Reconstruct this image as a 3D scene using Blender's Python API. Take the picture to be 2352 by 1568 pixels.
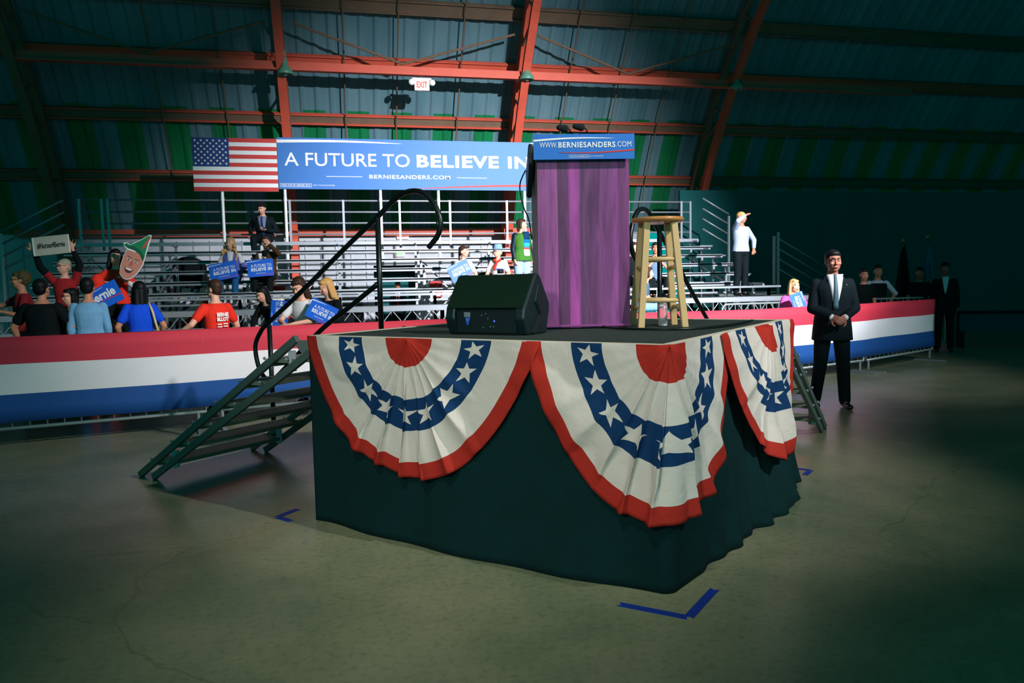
import bpy, bmesh, math, random
import numpy as np
from mathutils import Vector, Matrix, Quaternion, Euler
random.seed(7)
for o in list(bpy.data.objects): bpy.data.objects.remove(o)
SC = bpy.context.scene
COL = SC.collection

# ---------------------------------------------------------------- camera
YAW = math.radians(12.5); PITCH = .0752; ROLL = .0208; FPX = 1722.3; CAMZ = 1.523
r0 = Vector((math.cos(YAW), -math.sin(YAW), 0)); hd = Vector((math.sin(YAW), math.cos(YAW), 0)); zup = Vector((0, 0, 1))
fwd = hd*math.cos(PITCH) - zup*math.sin(PITCH); upv = hd*math.sin(PITCH) + zup*math.cos(PITCH)
camX = r0*math.cos(ROLL) - upv*math.sin(ROLL); camY = r0*math.sin(ROLL) + upv*math.cos(ROLL)
cd = bpy.data.cameras.new('camera'); cd.lens = FPX/2352*36; cd.sensor_width = 36; cd.clip_end = 200; cd.clip_start = .05
cam = bpy.data.objects.new('camera', cd); COL.objects.link(cam)
M = Matrix((camX, camY, -fwd)).transposed().to_4x4(); M.translation = Vector((0, 0, CAMZ)); cam.matrix_world = M
SC.camera = cam
# ---------------------------------------------------------------- world, lights, exposure
SC.view_settings.view_transform = 'Standard'; SC.view_settings.look = 'None'
SC.view_settings.exposure = 0.0; SC.view_settings.gamma = 1.0; SC.view_settings.use_curve_mapping = False
w = bpy.data.worlds.new('hall_dusk'); SC.world = w; w.use_nodes = True
bg = w.node_tree.nodes['Background']; bg.inputs[0].default_value = (.0, 1, .93, 1); bg.inputs[1].default_value = .37
def spot(name, loc, aim, energy, half, blend, col=(1, 1, 1), rad=.15):
    l = bpy.data.lights.new(name, 'SPOT'); l.energy = energy; l.spot_size = math.radians(2*half); l.spot_blend = blend
    l.color = col; l.shadow_soft_size = rad
    o = bpy.data.objects.new(name, l); COL.objects.link(o); o.location = loc
    o.rotation_euler = (Vector(aim)-Vector(loc)).to_track_quat('-Z', 'Y').to_euler(); return o
spot('key_spot_stage', (7.2, -2.0, 7.9), (1.1, 7.6, .4), 4300, 18.5, .9, (1, .96, .93), .10)
spot('key_spot_bleachers', (8.0, -1.5, 7.2), (3.7, 18, 2.1), 38000, 21, 1.0, (.96, .96, 1), .14)
spot('fill_spot_stage', (-3.0, -2.6, 3.9), (.75, 4.3, 1.25), 860, 15.5, .6, (1, .94, .86), .3)
spot('added_spot_right_side', (8.2, -1.5, 7.2), (7.6, 11.3, .9), 3600, 15, 1.0, (.93, .95, 1), .14)  # extra spot added to brighten the right end of the barrier
spot('added_spot_left_crowd', (7.6, -1.7, 7.5), (-1.1, 10.4, 1.45), 6900, 11, 1.0, (1, .97, .95), .12)  # extra spot added to brighten the left barrier cloth and crowd
spot('added_spot_front_floor', (-1.6, -.6, 7.0), (.45, 3.95, 0), 880, 14.5, 1.0, (1, .98, .86), .3)  # extra spot added to put a pool of light on the front floor

# ---------------------------------------------------------------- helpers
def S2L(c):
    return tuple((x/255/12.92 if x/255 <= .04045 else ((x/255+.055)/1.055)**2.4) for x in c)
MATS = {}
def mat(name, col, rough=.6, metal=0, var=.12, scale=9, bump=0, bscale=60, emis=None, estr=0, spec=.5, srgb=True):
    if name in MATS: return MATS[name]
    m = bpy.data.materials.new(name); m.use_nodes = True; nt = m.node_tree; b = nt.nodes['Principled BSDF']
    c = S2L(col) if srgb else col
    b.inputs['Roughness'].default_value = rough; b.inputs['Metallic'].default_value = metal
    b.inputs['Specular IOR Level'].default_value = spec
    tc = nt.nodes.new('ShaderNodeTexCoord'); nz = nt.nodes.new('ShaderNodeTexNoise'); nz.inputs['Scale'].default_value = scale
    nz.inputs['Detail'].default_value = 4
    nt.links.new(tc.outputs['Object'], nz.inputs['Vector'])
    mx = nt.nodes.new('ShaderNodeMix'); mx.data_type = 'RGBA'
    mx.inputs['A'].default_value = (*[max(0, x*(1-var)) for x in c], 1); mx.inputs['B'].default_value = (*[min(1, x*(1+var)) for x in c], 1)
    nt.links.new(nz.outputs['Fac'], mx.inputs['Factor']); nt.links.new(mx.outputs['Result'], b.inputs['Base Color'])
    if bump:
        n2 = nt.nodes.new('ShaderNodeTexNoise'); n2.inputs['Scale'].default_value = bscale
        nt.links.new(tc.outputs['Object'], n2.inputs['Vector'])
        bp = nt.nodes.new('ShaderNodeBump'); bp.inputs['Strength'].default_value = bump; bp.inputs['Distance'].default_value = .01
        nt.links.new(n2.outputs['Fac'], bp.inputs['Height']); nt.links.new(bp.outputs['Normal'], b.inputs['Normal'])
    if emis:
        b.inputs['Emission Color'].default_value = (*S2L(emis), 1); b.inputs['Emission Strength'].default_value = estr
    MATS[name] = m; return m

class MB:
    def __init__(s): s.v = []; s.f = []; s.m = []
    def add(s, vs, fs, mi=0):
        k = len(s.v); s.v += [tuple(v) for v in vs]; s.f += [tuple(i+k for i in f) for f in fs]; s.m += [mi]*len(fs); return s
    def box(s, c, size, R=None, mi=0):
        hx, hy, hz = [x/2 for x in size]; vs = [Vector((x*hx, y*hy, z*hz)) for z in (-1, 1) for y in (-1, 1) for x in (-1, 1)]
        if R is not None: vs = [R @ v for v in vs]
        vs = [v+Vector(c) for v in vs]
        return s.add(vs, [(0, 2, 3, 1), (4, 5, 7, 6), (0, 1, 5, 4), (2, 6, 7, 3), (0, 4, 6, 2), (1, 3, 7, 5)], mi)
    def bar(s, a, b, w, h, up=(0, 0, 1), mi=0):
        a = Vector(a); b = Vector(b); d = (b-a); L = d.length; d.normalize(); u = Vector(up)
        if abs(d.dot(u)) > .99: u = Vector((0, 1, 0))
        x = d.cross(u).normalized(); z = x.cross(d).normalized()
        return s.box((a+b)/2, (w, L, h), Matrix((x, d, z)).transposed(), mi)
    def tube(s, pts, r, n=10, caps=True, mi=0):
        pts = [Vector(p) for p in pts]; N = len(pts); rs = r if isinstance(r, (list, tuple)) else [r]*N
        rings = []; px = None
        for i, p in enumerate(pts):
            d = (pts[min(i+1, N-1)]-pts[max(i-1, 0)]).normalized()
            if px is None:
                u = Vector((0, 0, 1)) if abs(d.z) < .9 else Vector((1, 0, 0)); px = d.cross(u).normalized()
            else:
                px = (px - d*px.dot(d)).normalized()
            py = d.cross(px)
            rings.append([p+(px*math.cos(2*math.pi*k/n)+py*math.sin(2*math.pi*k/n))*rs[i] for k in range(n)])
        vs = [v for rg in rings for v in rg]; fs = []
        for i in range(N-1):
            for k in range(n):
                fs.append((i*n+k, i*n+(k+1) % n, (i+1)*n+(k+1) % n, (i+1)*n+k))
        if caps: fs.append(tuple(range(n))[::-1]); fs.append(tuple((N-1)*n+k for k in range(n)))
        return s.add(vs, fs, mi)
    def rcone(s, a, b, ra, rb, n=12, fl=1.0, flax=None):
        # rounded cone; optional flattening along axis flax
        a = Vector(a); b = Vector(b); d = b-a; L = d.length; d = d.normalized() if L > 1e-6 else Vector((0, 0, 1))
        pts = []; rs = []
        for t in (-.98, -.8, -.5): pts.append(a+d*ra*t); rs.append(ra*math.sqrt(1-t*t))
        for t in (0, .33, .66, 1): pts.append(a+(b-a)*t); rs.append(ra+(rb-ra)*t)
        for t in (.5, .8, .98): pts.append(b+d*rb*t); rs.append(rb*math.sqrt(1-t*t))
        k = len(s.v); s.tube(pts, rs, n)
        if flax is not None:
            ax = Vector(flax).normalized()
            for i in range(k, len(s.v)):
                p = Vector(s.v[i]); t = max(0, min(1, (p-a).dot(d)/L)) if L > 1e-6 else 0; q = a+(b-a)*t; e = p-q; e -= ax*e.dot(ax)*(1-fl)
                s.v[i] = tuple(q+e)
        return s
    def ell(s, c, r, R=None, nu=16, nv=10):
        c = Vector(c); vs = [Vector((0, 0, -r[2]))]
        for j in range(1, nv):
            t = -math.pi/2+math.pi*j/nv
            for i in range(nu):
                p = 2*math.pi*i/nu; vs.append(Vector((r[0]*math.cos(t)*math.cos(p), r[1]*math.cos(t)*math.sin(p), r[2]*math.sin(t))))
        vs.append(Vector((0, 0, r[2])))
        if R is not None: vs = [R @ v for v in vs]
        vs = [v+c for v in vs]; fs = [(0, 1+(i+1) % nu, 1+i) for i in range(nu)]
        for j in range(nv-2):
            for i in range(nu): fs.append((1+j*nu+i, 1+j*nu+(i+1) % nu, 1+(j+1)*nu+(i+1) % nu, 1+(j+1)*nu+i))
        t = len(vs)-1
        for i in range(nu): fs.append((1+(nv-2)*nu+i, 1+(nv-2)*nu+(i+1) % nu, t))
        return s.add(vs, fs)
    def loft(s, rings, n=20, caps=True):
        # rings: (center, xaxis, yaxis, rx, ry)
        vs = []; fs = []
        for c, ax, ay, rx, ry in rings:
            for k in range(n):
                t = 2*math.pi*k/n; ct, st = math.cos(t), math.sin(t)
                e = 2.4; q = (abs(ct)**e+abs(st)**e)**(-1/e)
                vs.append(Vector(c)+Vector(ax)*rx*ct*q+Vector(ay)*ry*st*q)
        for i in range(len(rings)-1):
            for k in range(n): fs.append((i*n+k, i*n+(k+1) % n, (i+1)*n+(k+1) % n, (i+1)*n+k))
        if caps: fs.append(tuple(range(n))[::-1]); fs.append(tuple((len(rings)-1)*n+k for k in range(n)))
        return s.add(vs, fs)
    def prism(s, poly, o, u, v, w, t, mi=0):
        # polygon in plane (u,v) at o, extruded by t along w (centred)
        o, u, v, w = map(Vector, (o, u, v, w)); n = len(poly)
        a = [o+u*p[0]+v*p[1]-w*t/2 for p in poly]; b = [o+u*p[0]+v*p[1]+w*t/2 for p in poly]
        return s.add(a+b, [tuple(range(n))[::-1], tuple(range(n, 2*n))]+[(i, (i+1) % n, n+(i+1) % n, n+i) for i in range(n)], mi)
    def lathe(s, prof, c, n=24, axis=None):
        vs = []; fs = []; R = axis if axis is not None else Matrix.Identity(3)
        for r, z in prof:
            for k in range(n):
                t = 2*math.pi*k/n; vs.append(R @ Vector((r*math.cos(t), r*math.sin(t), z))+Vector(c))
        for i in range(len(prof)-1):
            for k in range(n): fs.append((i*n+k, i*n+(k+1) % n, (i+1)*n+(k+1) % n, (i+1)*n+k))
        fs.append(tuple(range(n))[::-1]); fs.append(tuple((len(prof)-1)*n+k for k in range(n)))
        return s.add(vs, fs)
    def build(s, name, m, parent=None, smooth=False, loc=None):
        me = bpy.data.meshes.new(name); me.from_pydata(s.v, [], s.f)
        for q in (m if isinstance(m, (list, tuple)) else [m]): me.materials.append(q)
        if any(s.m): me.polygons.foreach_set('material_index', s.m)
        if smooth: me.polygons.foreach_set('use_smooth', [True]*len(me.polygons))
        bm = bmesh.new(); bm.from_mesh(me); bmesh.ops.recalc_face_normals(bm, faces=bm.faces); bm.to_mesh(me); bm.free()
        o = bpy.data.objects.new(name, me); COL.objects.link(o)
        if parent: o.parent = parent
        if loc is not None: o.location = loc
        return o
def tag(o, label=None, cat=None, group=None, kind=None):
    if label: o['label'] = label
    if cat: o['category'] = cat
    if group: o['group'] = group
    if kind: o['kind'] = kind
    return o
def thing(name, label, cat, loc=(0, 0, 0), rz=0, group=None):
    o = bpy.data.objects.new(name, None); COL.objects.link(o); o.location = loc; o.rotation_euler = (0, 0, rz); o.empty_display_size = .1
    return tag(o, label, cat, group)
def bevel(o, w, seg=2):
    md = o.modifiers.new('bevel', 'BEVEL'); md.width = w; md.segments = seg; md.limit_method = 'ANGLE'; return o
def remesh(o, vox, smooth=4):
    md = o.modifiers.new('r', 'REMESH'); md.mode = 'VOXEL'; md.voxel_size = vox; md.use_smooth_shade = True
    ms = o.modifiers.new('s', 'SMOOTH'); ms.iterations = smooth; ms.factor = .5
    dg = bpy.context.evaluated_depsgraph_get(); me = bpy.data.meshes.new_from_object(o.evaluated_get(dg))
    old = o.data; o.modifiers.clear(); ms_ = [m for m in old.materials]; o.data = me; me.name = o.name
    if not len(me.materials):
        for m in ms_: me.materials.append(m)
    bpy.data.meshes.remove(old); return o
def smooth_path(pts, k=6, closed=False):
    P = [Vector(p) for p in pts]; out = []
    n = len(P)
    for i in range(n-1):
        a = P[max(i-1, 0)]; b = P[i]; c = P[i+1]; d = P[min(i+2, n-1)]
        for j in range(k):
            t = j/k
            out.append(.5*((2*b)+(c-a)*t+(2*a-5*b+4*c-d)*t*t+(3*b-a-3*c+d)*t**3))
    out.append(P[-1]); return out
def text(body, name, m, parent, o, u, v, w=None, h=None, bold=0, thick=.002, align='CENTER', spacing=1.0):
    """lettering lying in the plane (u right, v up) around/at o, scaled to width w and/or height h"""
    cu = bpy.data.curves.new(name, 'FONT'); cu.body = body; cu.size = 1; cu.offset = bold; cu.extrude = 0; cu.resolution_u = 3
    cu.space_character = spacing; cu.align_x = 'LEFT'
    t = bpy.data.objects.new(name, cu); COL.objects.link(t)
    dg = bpy.context.evaluated_depsgraph_get(); dg.update(); me = bpy.data.meshes.new_from_object(t.evaluated_get(dg))
    bpy.data.objects.remove(t); bpy.data.curves.remove(cu)
    n = len(me.vertices); co = np.empty(n*3); me.vertices.foreach_get('co', co); co = co.reshape(-1, 3)
    mn = co.min(0); mx = co.max(0); W = mx[0]-mn[0]; Hh = mx[1]-mn[1]
    sx = (w/W) if w else (h/Hh); sy = (h/Hh) if h else sx
    x = (co[:, 0]-mn[0])*sx; y = (co[:, 1]-mn[1])*sy
    if align == 'CENTER': x -= W*sx/2; y -= Hh*sy/2
    o = Vector(o); u = Vector(u).normalized(); v = Vector(v).normalized(); nn = u.cross(v)
    P = np.array(o)[None]+x[:, None]*np.array(u)+y[:, None]*np.array(v)+np.array(nn)*thick
    me.vertices.foreach_set('co', P.ravel()); me.update(); me.materials.clear(); me.materials.append(m)
    ob = bpy.data.objects.new(name, me); COL.objects.link(ob); ob.parent = parent
    return ob
def star_poly(cx, cy, r, rot=0, ri=.4):
    return [(cx+(r if k % 2 == 0 else r*ri)*math.sin(rot+k*math.pi/5), cy+(r if k % 2 == 0 else r*ri)*math.cos(rot+k*math.pi/5)) for k in range(10)]

# camera rays, used only to read real positions off known planes
CAMP = Vector((0, 0, CAMZ))
def ray(x, y): return fwd + camX*((x-1176)/FPX) - camY*((y-784)/FPX)
def onz(x, y, z):
    d = ray(x, y); return CAMP + d*((z-CAMZ)/d.z)
def onY(x, y, Y):
    d = ray(x, y); return CAMP + d*(Y/d.y)
# stage frame: C = front corner, d1 along the left face, d2 along the right face
C0 = Vector((1.496, 3.312, 0)); TH = math.radians(44.91)
d2 = Vector((math.cos(TH), math.sin(TH), 0)); d1 = Vector((-math.sin(TH), math.cos(TH), 0))
SH = 1.22; SL = 2.44
def W(a, b, z=0): return C0 + d1*a + d2*b + zup*z
DOWN = 0

# ---------------------------------------------------------------- materials
alu = mat('brushed_aluminium', (152, 157, 166), .42, .35, .1)
dkgrey = mat('grey_painted_steel', (98, 116, 112), .45, .3, .12, bump=.1)
blacktube = mat('black_powder_coated_steel', (14, 24, 26), .35, .1, .2)
redsteel = mat('red_oxide_steel', (206, 82, 60), .6, 0, .2, 2.5)
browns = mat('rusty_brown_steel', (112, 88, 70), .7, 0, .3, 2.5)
white = mat('white_print', (238, 238, 240), .6, 0, .02)
cream = mat('off_white_cloth_tape', (214, 206, 186), .8, 0, .08)
blueprint = mat('campaign_blue_print', (44, 112, 190), .55, 0, .04)
bluesign = mat('bright_blue_card', (16, 96, 214), .55, 0, .04)
redprint = mat('red_print', (205, 52, 50), .6, 0, .05)
navyprint = mat('navy_print', (16, 54, 122), .6, 0, .05)
magenta = mat('magenta_print', (190, 50, 150), .6, 0, .05)
blackcloth = mat('black_cloth', (4, 40, 42), .92, 0, .25, 6, bump=.3, bscale=300, spec=.15)
carpet = mat('dark_stage_carpet', (52, 64, 60), .95, 0, .18, 14, bump=.5, bscale=220, spec=.2)
darkwall = mat('dark_teal_wall', (34, 96, 98), .9, 0, .15, 1.2, spec=.1)
skin_l = mat('skin_light', (222, 164, 140), .55, 0, .08)
skin_t = mat('skin_tan', (190, 128, 98), .55, 0, .08)
skin_d = mat('skin_brown', (140, 88, 64), .55, 0, .08)

def ribbed_metal(name):
    m = bpy.data.materials.new(name); m.use_nodes = True; nt = m.node_tree; b = nt.nodes['Principled BSDF']; N = nt.nodes; Lk = nt.links
    b.inputs['Roughness'].default_value = .62; b.inputs['Specular IOR Level'].default_value = .3
    tc = N.new('ShaderNodeTexCoord'); sp = N.new('ShaderNodeSeparateXYZ'); Lk.new(tc.outputs['Object'], sp.inputs[0])
    def mth(op, a, bb=None):
        n = N.new('ShaderNodeMath'); n.operation = op
        for i, q in enumerate((a, bb)):
            if q is None: continue
            if isinstance(q, (int, float)): n.inputs[i].default_value = q
            else: Lk.new(q, n.inputs[i])
        return n.outputs[0]
    fx = mth('FRACT', mth('DIVIDE', mth('ADD', sp.outputs[0], 50.15), 1.12))
    g = mth('MULTIPLY', mth('LESS_THAN', fx, .5), mth('LESS_THAN', sp.outputs[2], 6.12))
    nz = N.new('ShaderNodeTexNoise'); nz.inputs['Scale'].default_value = .9; nz.inputs['Detail'].default_value = 6
    mp = N.new('ShaderNodeMapping'); mp.inputs['Scale'].default_value = (2.2, .35, .35); Lk.new(tc.outputs['Object'], mp.inputs[0]); Lk.new(mp.outputs[0], nz.inputs['Vector'])
    m1 = N.new('ShaderNodeMix'); m1.data_type = 'RGBA'; m1.inputs['A'].default_value = (*S2L((48, 96, 110)), 1); m1.inputs['B'].default_value = (*S2L((112, 142, 152)), 1)
    Lk.new(nz.outputs['Fac'], m1.inputs['Factor'])
    m3 = N.new('ShaderNodeMix'); m3.data_type = 'RGBA'; m3.inputs['A'].default_value = (*S2L((0, 84, 48)), 1); m3.inputs['B'].default_value = (*S2L((8, 134, 80)), 1)
    Lk.new(nz.outputs['Fac'], m3.inputs['Factor'])
    m2 = N.new('ShaderNodeMix'); m2.data_type = 'RGBA'; Lk.new(g, m2.inputs['Factor']); Lk.new(m1.outputs['Result'], m2.inputs['A']); Lk.new(m3.outputs['Result'], m2.inputs['B'])
    Lk.new(m2.outputs['Result'], b.inputs['Base Color']); return m
roofm = ribbed_metal('ribbed_roof_sheet')

def floor_mat():
    m = bpy.data.materials.new('sealed_concrete'); m.use_nodes = True; nt = m.node_tree; b = nt.nodes['Principled BSDF']; N = nt.nodes; Lk = nt.links
    tc = N.new('ShaderNodeTexCoord')
    def noise(s, d=6, r=.6):
        n = N.new('ShaderNodeTexNoise'); n.inputs['Scale'].default_value = s; n.inputs['Detail'].default_value = d; n.inputs['Roughness'].default_value = r
        Lk.new(tc.outputs['Object'], n.inputs['Vector']); return n.outputs['Fac']
    def ramp(f, stops):
        r = N.new('ShaderNodeValToRGB'); Lk.new(f, r.inputs[0]); e = r.color_ramp.elements
        e[0].position, e[0].color = stops[0][0], (*stops[0][1], 1); e[1].position, e[1].color = stops[-1][0], (*stops[-1][1], 1)
        for p, c in stops[1:-1]: q = e.new(p); q.color = (*c, 1)
        return r.outputs['Color']
    def mul(a, bb, f=1):
        x = N.new('ShaderNodeMix'); x.data_type = 'RGBA'; x.blend_type = 'MULTIPLY'; x.inputs['Factor'].default_value = f
        Lk.new(a, x.inputs['A']); Lk.new(bb, x.inputs['B']); return x.outputs['Result']
    base = ramp(noise(.8), [(.3, S2L((96, 112, 88))), (.55, S2L((134, 138, 110))), (.75, S2L((150, 146, 120)))])
    fine = ramp(noise(26, 8, .7), [(.25, (.55, .6, .55)), (.5, (1, 1, 1)), (.8, (1.08, 1.05, 1))])
    spots = ramp(noise(7, 10, .75), [(.30, (.35, .42, .38)), (.37, (1, 1, 1)), (1, (1, 1, 1))])
    vo = N.new('ShaderNodeTexVoronoi'); vo.feature = 'DISTANCE_TO_EDGE'; vo.inputs['Scale'].default_value = .33
    wn = N.new('ShaderNodeTexNoise'); wn.inputs['Scale'].default_value = 1.5; wn.inputs['Detail'].default_value = 8
    Lk.new(tc.outputs['Object'], wn.inputs['Vector'])
    ad = N.new('ShaderNodeVectorMath'); ad.operation = 'MULTIPLY_ADD'; Lk.new(wn.outputs['Color'], ad.inputs[0]); ad.inputs[1].default_value = (.5, .5, .5)
    Lk.new(tc.outputs['Object'], ad.inputs[2]); Lk.new(ad.outputs[0], vo.inputs['Vector'])
    cr = ramp(vo.outputs['Distance'], [(0, (.72, .75, .7)), (.0025, (1, 1, 1)), (1, (1, 1, 1))])
    c = mul(mul(mul(base, fine), spots), cr, 1)
    Lk.new(c, b.inputs['Base Color'])
    rr = N.new('ShaderNodeMapRange'); Lk.new(noise(3, 6), rr.inputs[0]); rr.inputs[3].default_value = .22; rr.inputs[4].default_value = .42
    Lk.new(rr.outputs[0], b.inputs['Roughness']); b.inputs['Specular IOR Level'].default_value = .45
    bp = N.new('ShaderNodeBump'); bp.inputs['Strength'].default_value = .15; bp.inputs['Distance'].default_value = .01; Lk.new(noise(18, 8), bp.inputs['Height'])
    Lk.new(bp.outputs['Normal'], b.inputs['Normal']); return m

# ---------------------------------------------------------------- setting: floor, walls, roof
fl = MB(); fl.box((2, 8, -.1), (54, 32, .2)); tag(fl.build('floor', floor_mat()), kind='structure')
PROF = [(22, 3.1), (21.55, 4.05), (21.25, 4.66), (20.9, 5.3), (20.4, 6.05), (19.7, 7.0), (18.85, 8.05), (17.6, 9.3), (16, 10.5), (14, 11.6), (11.5, 12.5), (8.5, 13.1), (5, 13.3), (1, 13.2), (-3, 12.6), (-7, 11.4)]
rf = MB(); xs = []; x = -25
while x < 29:
    xs += [(x, 0), (x+.06, .035), (x+.13, .035), (x+.19, 0)]; x += .37
vs = []; nP = len(PROF)
for (x, dd) in xs:
    for i, (Y, Z) in enumerate(PROF):
        a = PROF[max(i-1, 0)]; b = PROF[min(i+1, nP-1)]; t = Vector((b[0]-a[0], b[1]-a[1])).normalized(); n = Vector((t.y, -t.x))
        if n.x > 0: n = -n
        vs.append((x, Y+n.x*dd, Z+n.y*dd))
fs = [(i*nP+j, (i+1)*nP+j, (i+1)*nP+j+1, i*nP+j+1) for i in range(len(xs)-1) for j in range(nP-1)]
rf.add(vs, fs); ro = rf.build('ceiling', roofm); tag(ro, kind='structure')
sd = ro.modifiers.new('solid', 'SOLIDIFY'); sd.thickness = .05; sd.offset = 1
def wallpanels():
    m = MB(); x = -9.0
    whitewall = mat('white_corrugated_wall', (184, 187, 196), .6, 0, .1, 1.5)
    # wall with the doorway left open (0.85..2.3, 0..2.15)
    for x0, x1, z0, z1 in [(-25, .85, 0, 3.2), (2.32, 9.2, 0, 3.2), (.85, 2.32, 2.16, 3.2)]:
        m.box(((x0+x1)/2, 22.1, (z0+z1)/2), (x1-x0, .12, z1-z0))
    x = -9
    while x < 9.1:
        if not .8 < x < 2.36: m.box((x, 22.02, 1.45), (.03, .05, 2.9))
        x += .42
    tag(m.build('wall_back', whitewall), kind='structure')
wallpanels()
d = MB(); d.box((1.585, 23.6, 1.1), (1.9, .1, 2.4)); d.box((.72, 22.9, 1.1), (.1, 1.5, 2.4)); d.box((2.45, 22.9, 1.1), (.1, 1.5, 2.4)); d.box((1.585, 22.9, 2.22), (1.8, 1.5, .1))
tag(d.build('door_1', darkwall), kind='structure')
d = MB(); d.box((2, 21.98, 3.62), (7.0, .06, 1.02)); d.box((2, 21.9, 2.8), (7.0, .04, .12))
tag(d.build('trim_1', mat('dark_recess_black', (6, 30, 34), .9)), kind='structure')  # black panel standing in for the dark recess above the back wall
d = MB(); d.box((19.2, 19.6, 2.0), (20, .1, 4.1)); tag(d.build('wall_right', darkwall), kind='structure')
palewall = mat('pale_teal_wall', (90, 190, 190), .9, 0, .15, 1.2, spec=.1)
d = MB(); d.box((28.5, 8, 6.5), (.2, 30, 13.6)); tag(d.build('wall_right_end', palewall), kind='structure')
d = MB(); d.box((-24.5, 8, 6.5), (.2, 30, 13.6)); tag(d.build('wall_left', palewall), kind='structure')

# roof steel
def prof_at(Y):
    for (a, b) in zip(PROF[:-1], PROF[1:]):
        if b[0] <= Y <= a[0]:
            t = (a[0]-Y)/(a[0]-b[0]); return a[1]+(b[1]-a[1])*t
def normal_at(Y):
    e = .2; Ya = min(Y+e, 21.99); Yb = Y-e; t = Vector((Yb-Ya, prof_at(Yb)-prof_at(Ya))).normalized(); n = Vector((t.y, -t.x))
    return n if n.x < 0 else -n
def offs(Y, dd):
    n = normal_at(Y); return (Y+n.x*dd, prof_at(Y)+n.y*dd)
def purlin(Y, dd, x0, x1, h, m1, m2, label):
    t = thing('roof_purlin', label, 'roof beam', ((x0+x1)/2, *offs(Y, dd)))
    n = normal_at(Y); ny = Vector((0, n.x, n.y)); tg = Vector((1, 0, 0)).cross(ny)
    L = x1-x0; R = Matrix((Vector((1, 0, 0)), ny, tg)).transposed()
    MB().box((0, 0, 0), (L, .03, h), R).build('web', m1, t)
    for s_ in (-1, 1): MB().box(tg*s_*h/2+ny*0.0, (L, .12, .04), R).build('flange', m2, t)
purlin(21.28, .14, -24, 28, .22, browns, redsteel, 'lowest brown purlin with thin red edges, just above the bleachers')
purlin(20.45, .14, -24, 28, .24, browns, redsteel, 'brown purlin with red edges running just above the blue banner')
purlin(19.55, .14, -24, 28, .26, redsteel, redsteel, 'red purlin right behind the level of the hanging exit sign')
purlin(18.62, .14, -24, 28, .30, browns, browns, 'highest brown purlin near the top edge of the photo')
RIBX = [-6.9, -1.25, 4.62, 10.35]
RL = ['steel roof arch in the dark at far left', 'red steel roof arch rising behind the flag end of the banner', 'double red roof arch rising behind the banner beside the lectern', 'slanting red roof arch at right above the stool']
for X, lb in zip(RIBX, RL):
    t = thing('roof_arch', lb, 'roof arch', (X, 21.6, 0))
    Ys = [21.9, 21.3, 20.7, 20.0, 19.2, 18.3, 17.2, 15.8, 14, 12, 9.5, 7, 4, 2]
    def chord(dd, m_, nm, wd):
        b = MB(); pts = [Vector((0, offs(Y, dd)[0]-21.6, offs(Y, dd)[1])) for Y in Ys]
        pts = [Vector((0, pts[0].y+.15, 0))]+pts
        for a, c in zip(pts[:-1], pts[1:]):
            b.bar(a, c, wd, .05, up=(0, -1, .3)); b.bar(a, c, .03, .16, up=(0, -1, .3))
            b.bar(a-Vector((0, .09, .03)), c-Vector((0, .09, .03)), wd, .03, up=(0, -1, .3))
        return b.build(nm, m_, t), pts
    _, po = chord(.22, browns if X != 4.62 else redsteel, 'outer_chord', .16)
    _, pi_ = chord(.95, redsteel if X > -5 else browns, 'inner_chord', .2)  # far left arch is brown, not red: its dimness is put into the colour
    for i in range(1, len(po)-1):
        b = MB(); b.bar(po[i], pi_[i+1] if i % 2 else pi_[i], .05, .05, up=(1, 0, 0)); b.build('lacing_bar', browns, t)
# inner red struts between the arches, one per bay, and their V braces
yi, zi = offs(19.45, .95)
SL_ = ['dim red strut between arches in the dark left bay', 'red strut crossing from the left arch to the middle arch, carrying the exit sign', 'bright red strut from the middle arch to the slanting right arch', 'red strut fading into the dark right bay']
xx = [RIBX[0]]+RIBX[1:]+[16]
for i in range(4):
    x0, x1 = xx[i]+.1, xx[i+1]-.1
    t = thing('roof_strut', SL_[i], 'roof beam', ((x0+x1)/2, yi, zi-.05))
    MB().box((0, 0, 0), (x1-x0, .16, .04)).build('flange', redsteel, t); MB().box((0, 0, .1), (x1-x0, .03, .18)).build('web', redsteel, t)
    if i < 3:
        b = MB(); mx_ = -.1
        for sgn in (-1, 1):
            b.tube([(mx_, .02, .2), (sgn*(x1-x0)/2*.93, -.25, .95)], .03, 6)
        q = b.build('brace_rod', browns, None, loc=((x0+x1)/2, yi, zi)); tag(q, ['dark V shaped brace rod above the far left roof strut', 'V shaped brace rod above the strut with the exit sign', 'reddish V shaped brace rod above the bright red strut'][i], 'brace rod')
# sag rods
SAGX = [-4.2, -2.7, .2, 1.5, 3.1, 6.0, 7.4, 8.8]
for i, X in enumerate(SAGX):
    b = MB(); b.tube([(0, *[a-bb for a, bb in zip(offs(Y, .25), (20, 0))]) for Y in (21.6, 21.28, 20.45, 19.55, 18.62, 17.5)], .018, 6)
    q = b.build('sag_rod', browns, None, loc=(X, 20, 0)); tag(q, 'thin dark steel rod between roof purlins, '+['well left of the left arch', 'just left of the left arch and its lamp', 'first right of the left arch', 'left of the hanging exit sign', 'right of the hanging exit sign', 'just right of the middle arch', 'midway between middle arch and slanting arch', 'just left of the slanting right arch'][i], 'roof rod')
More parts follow.
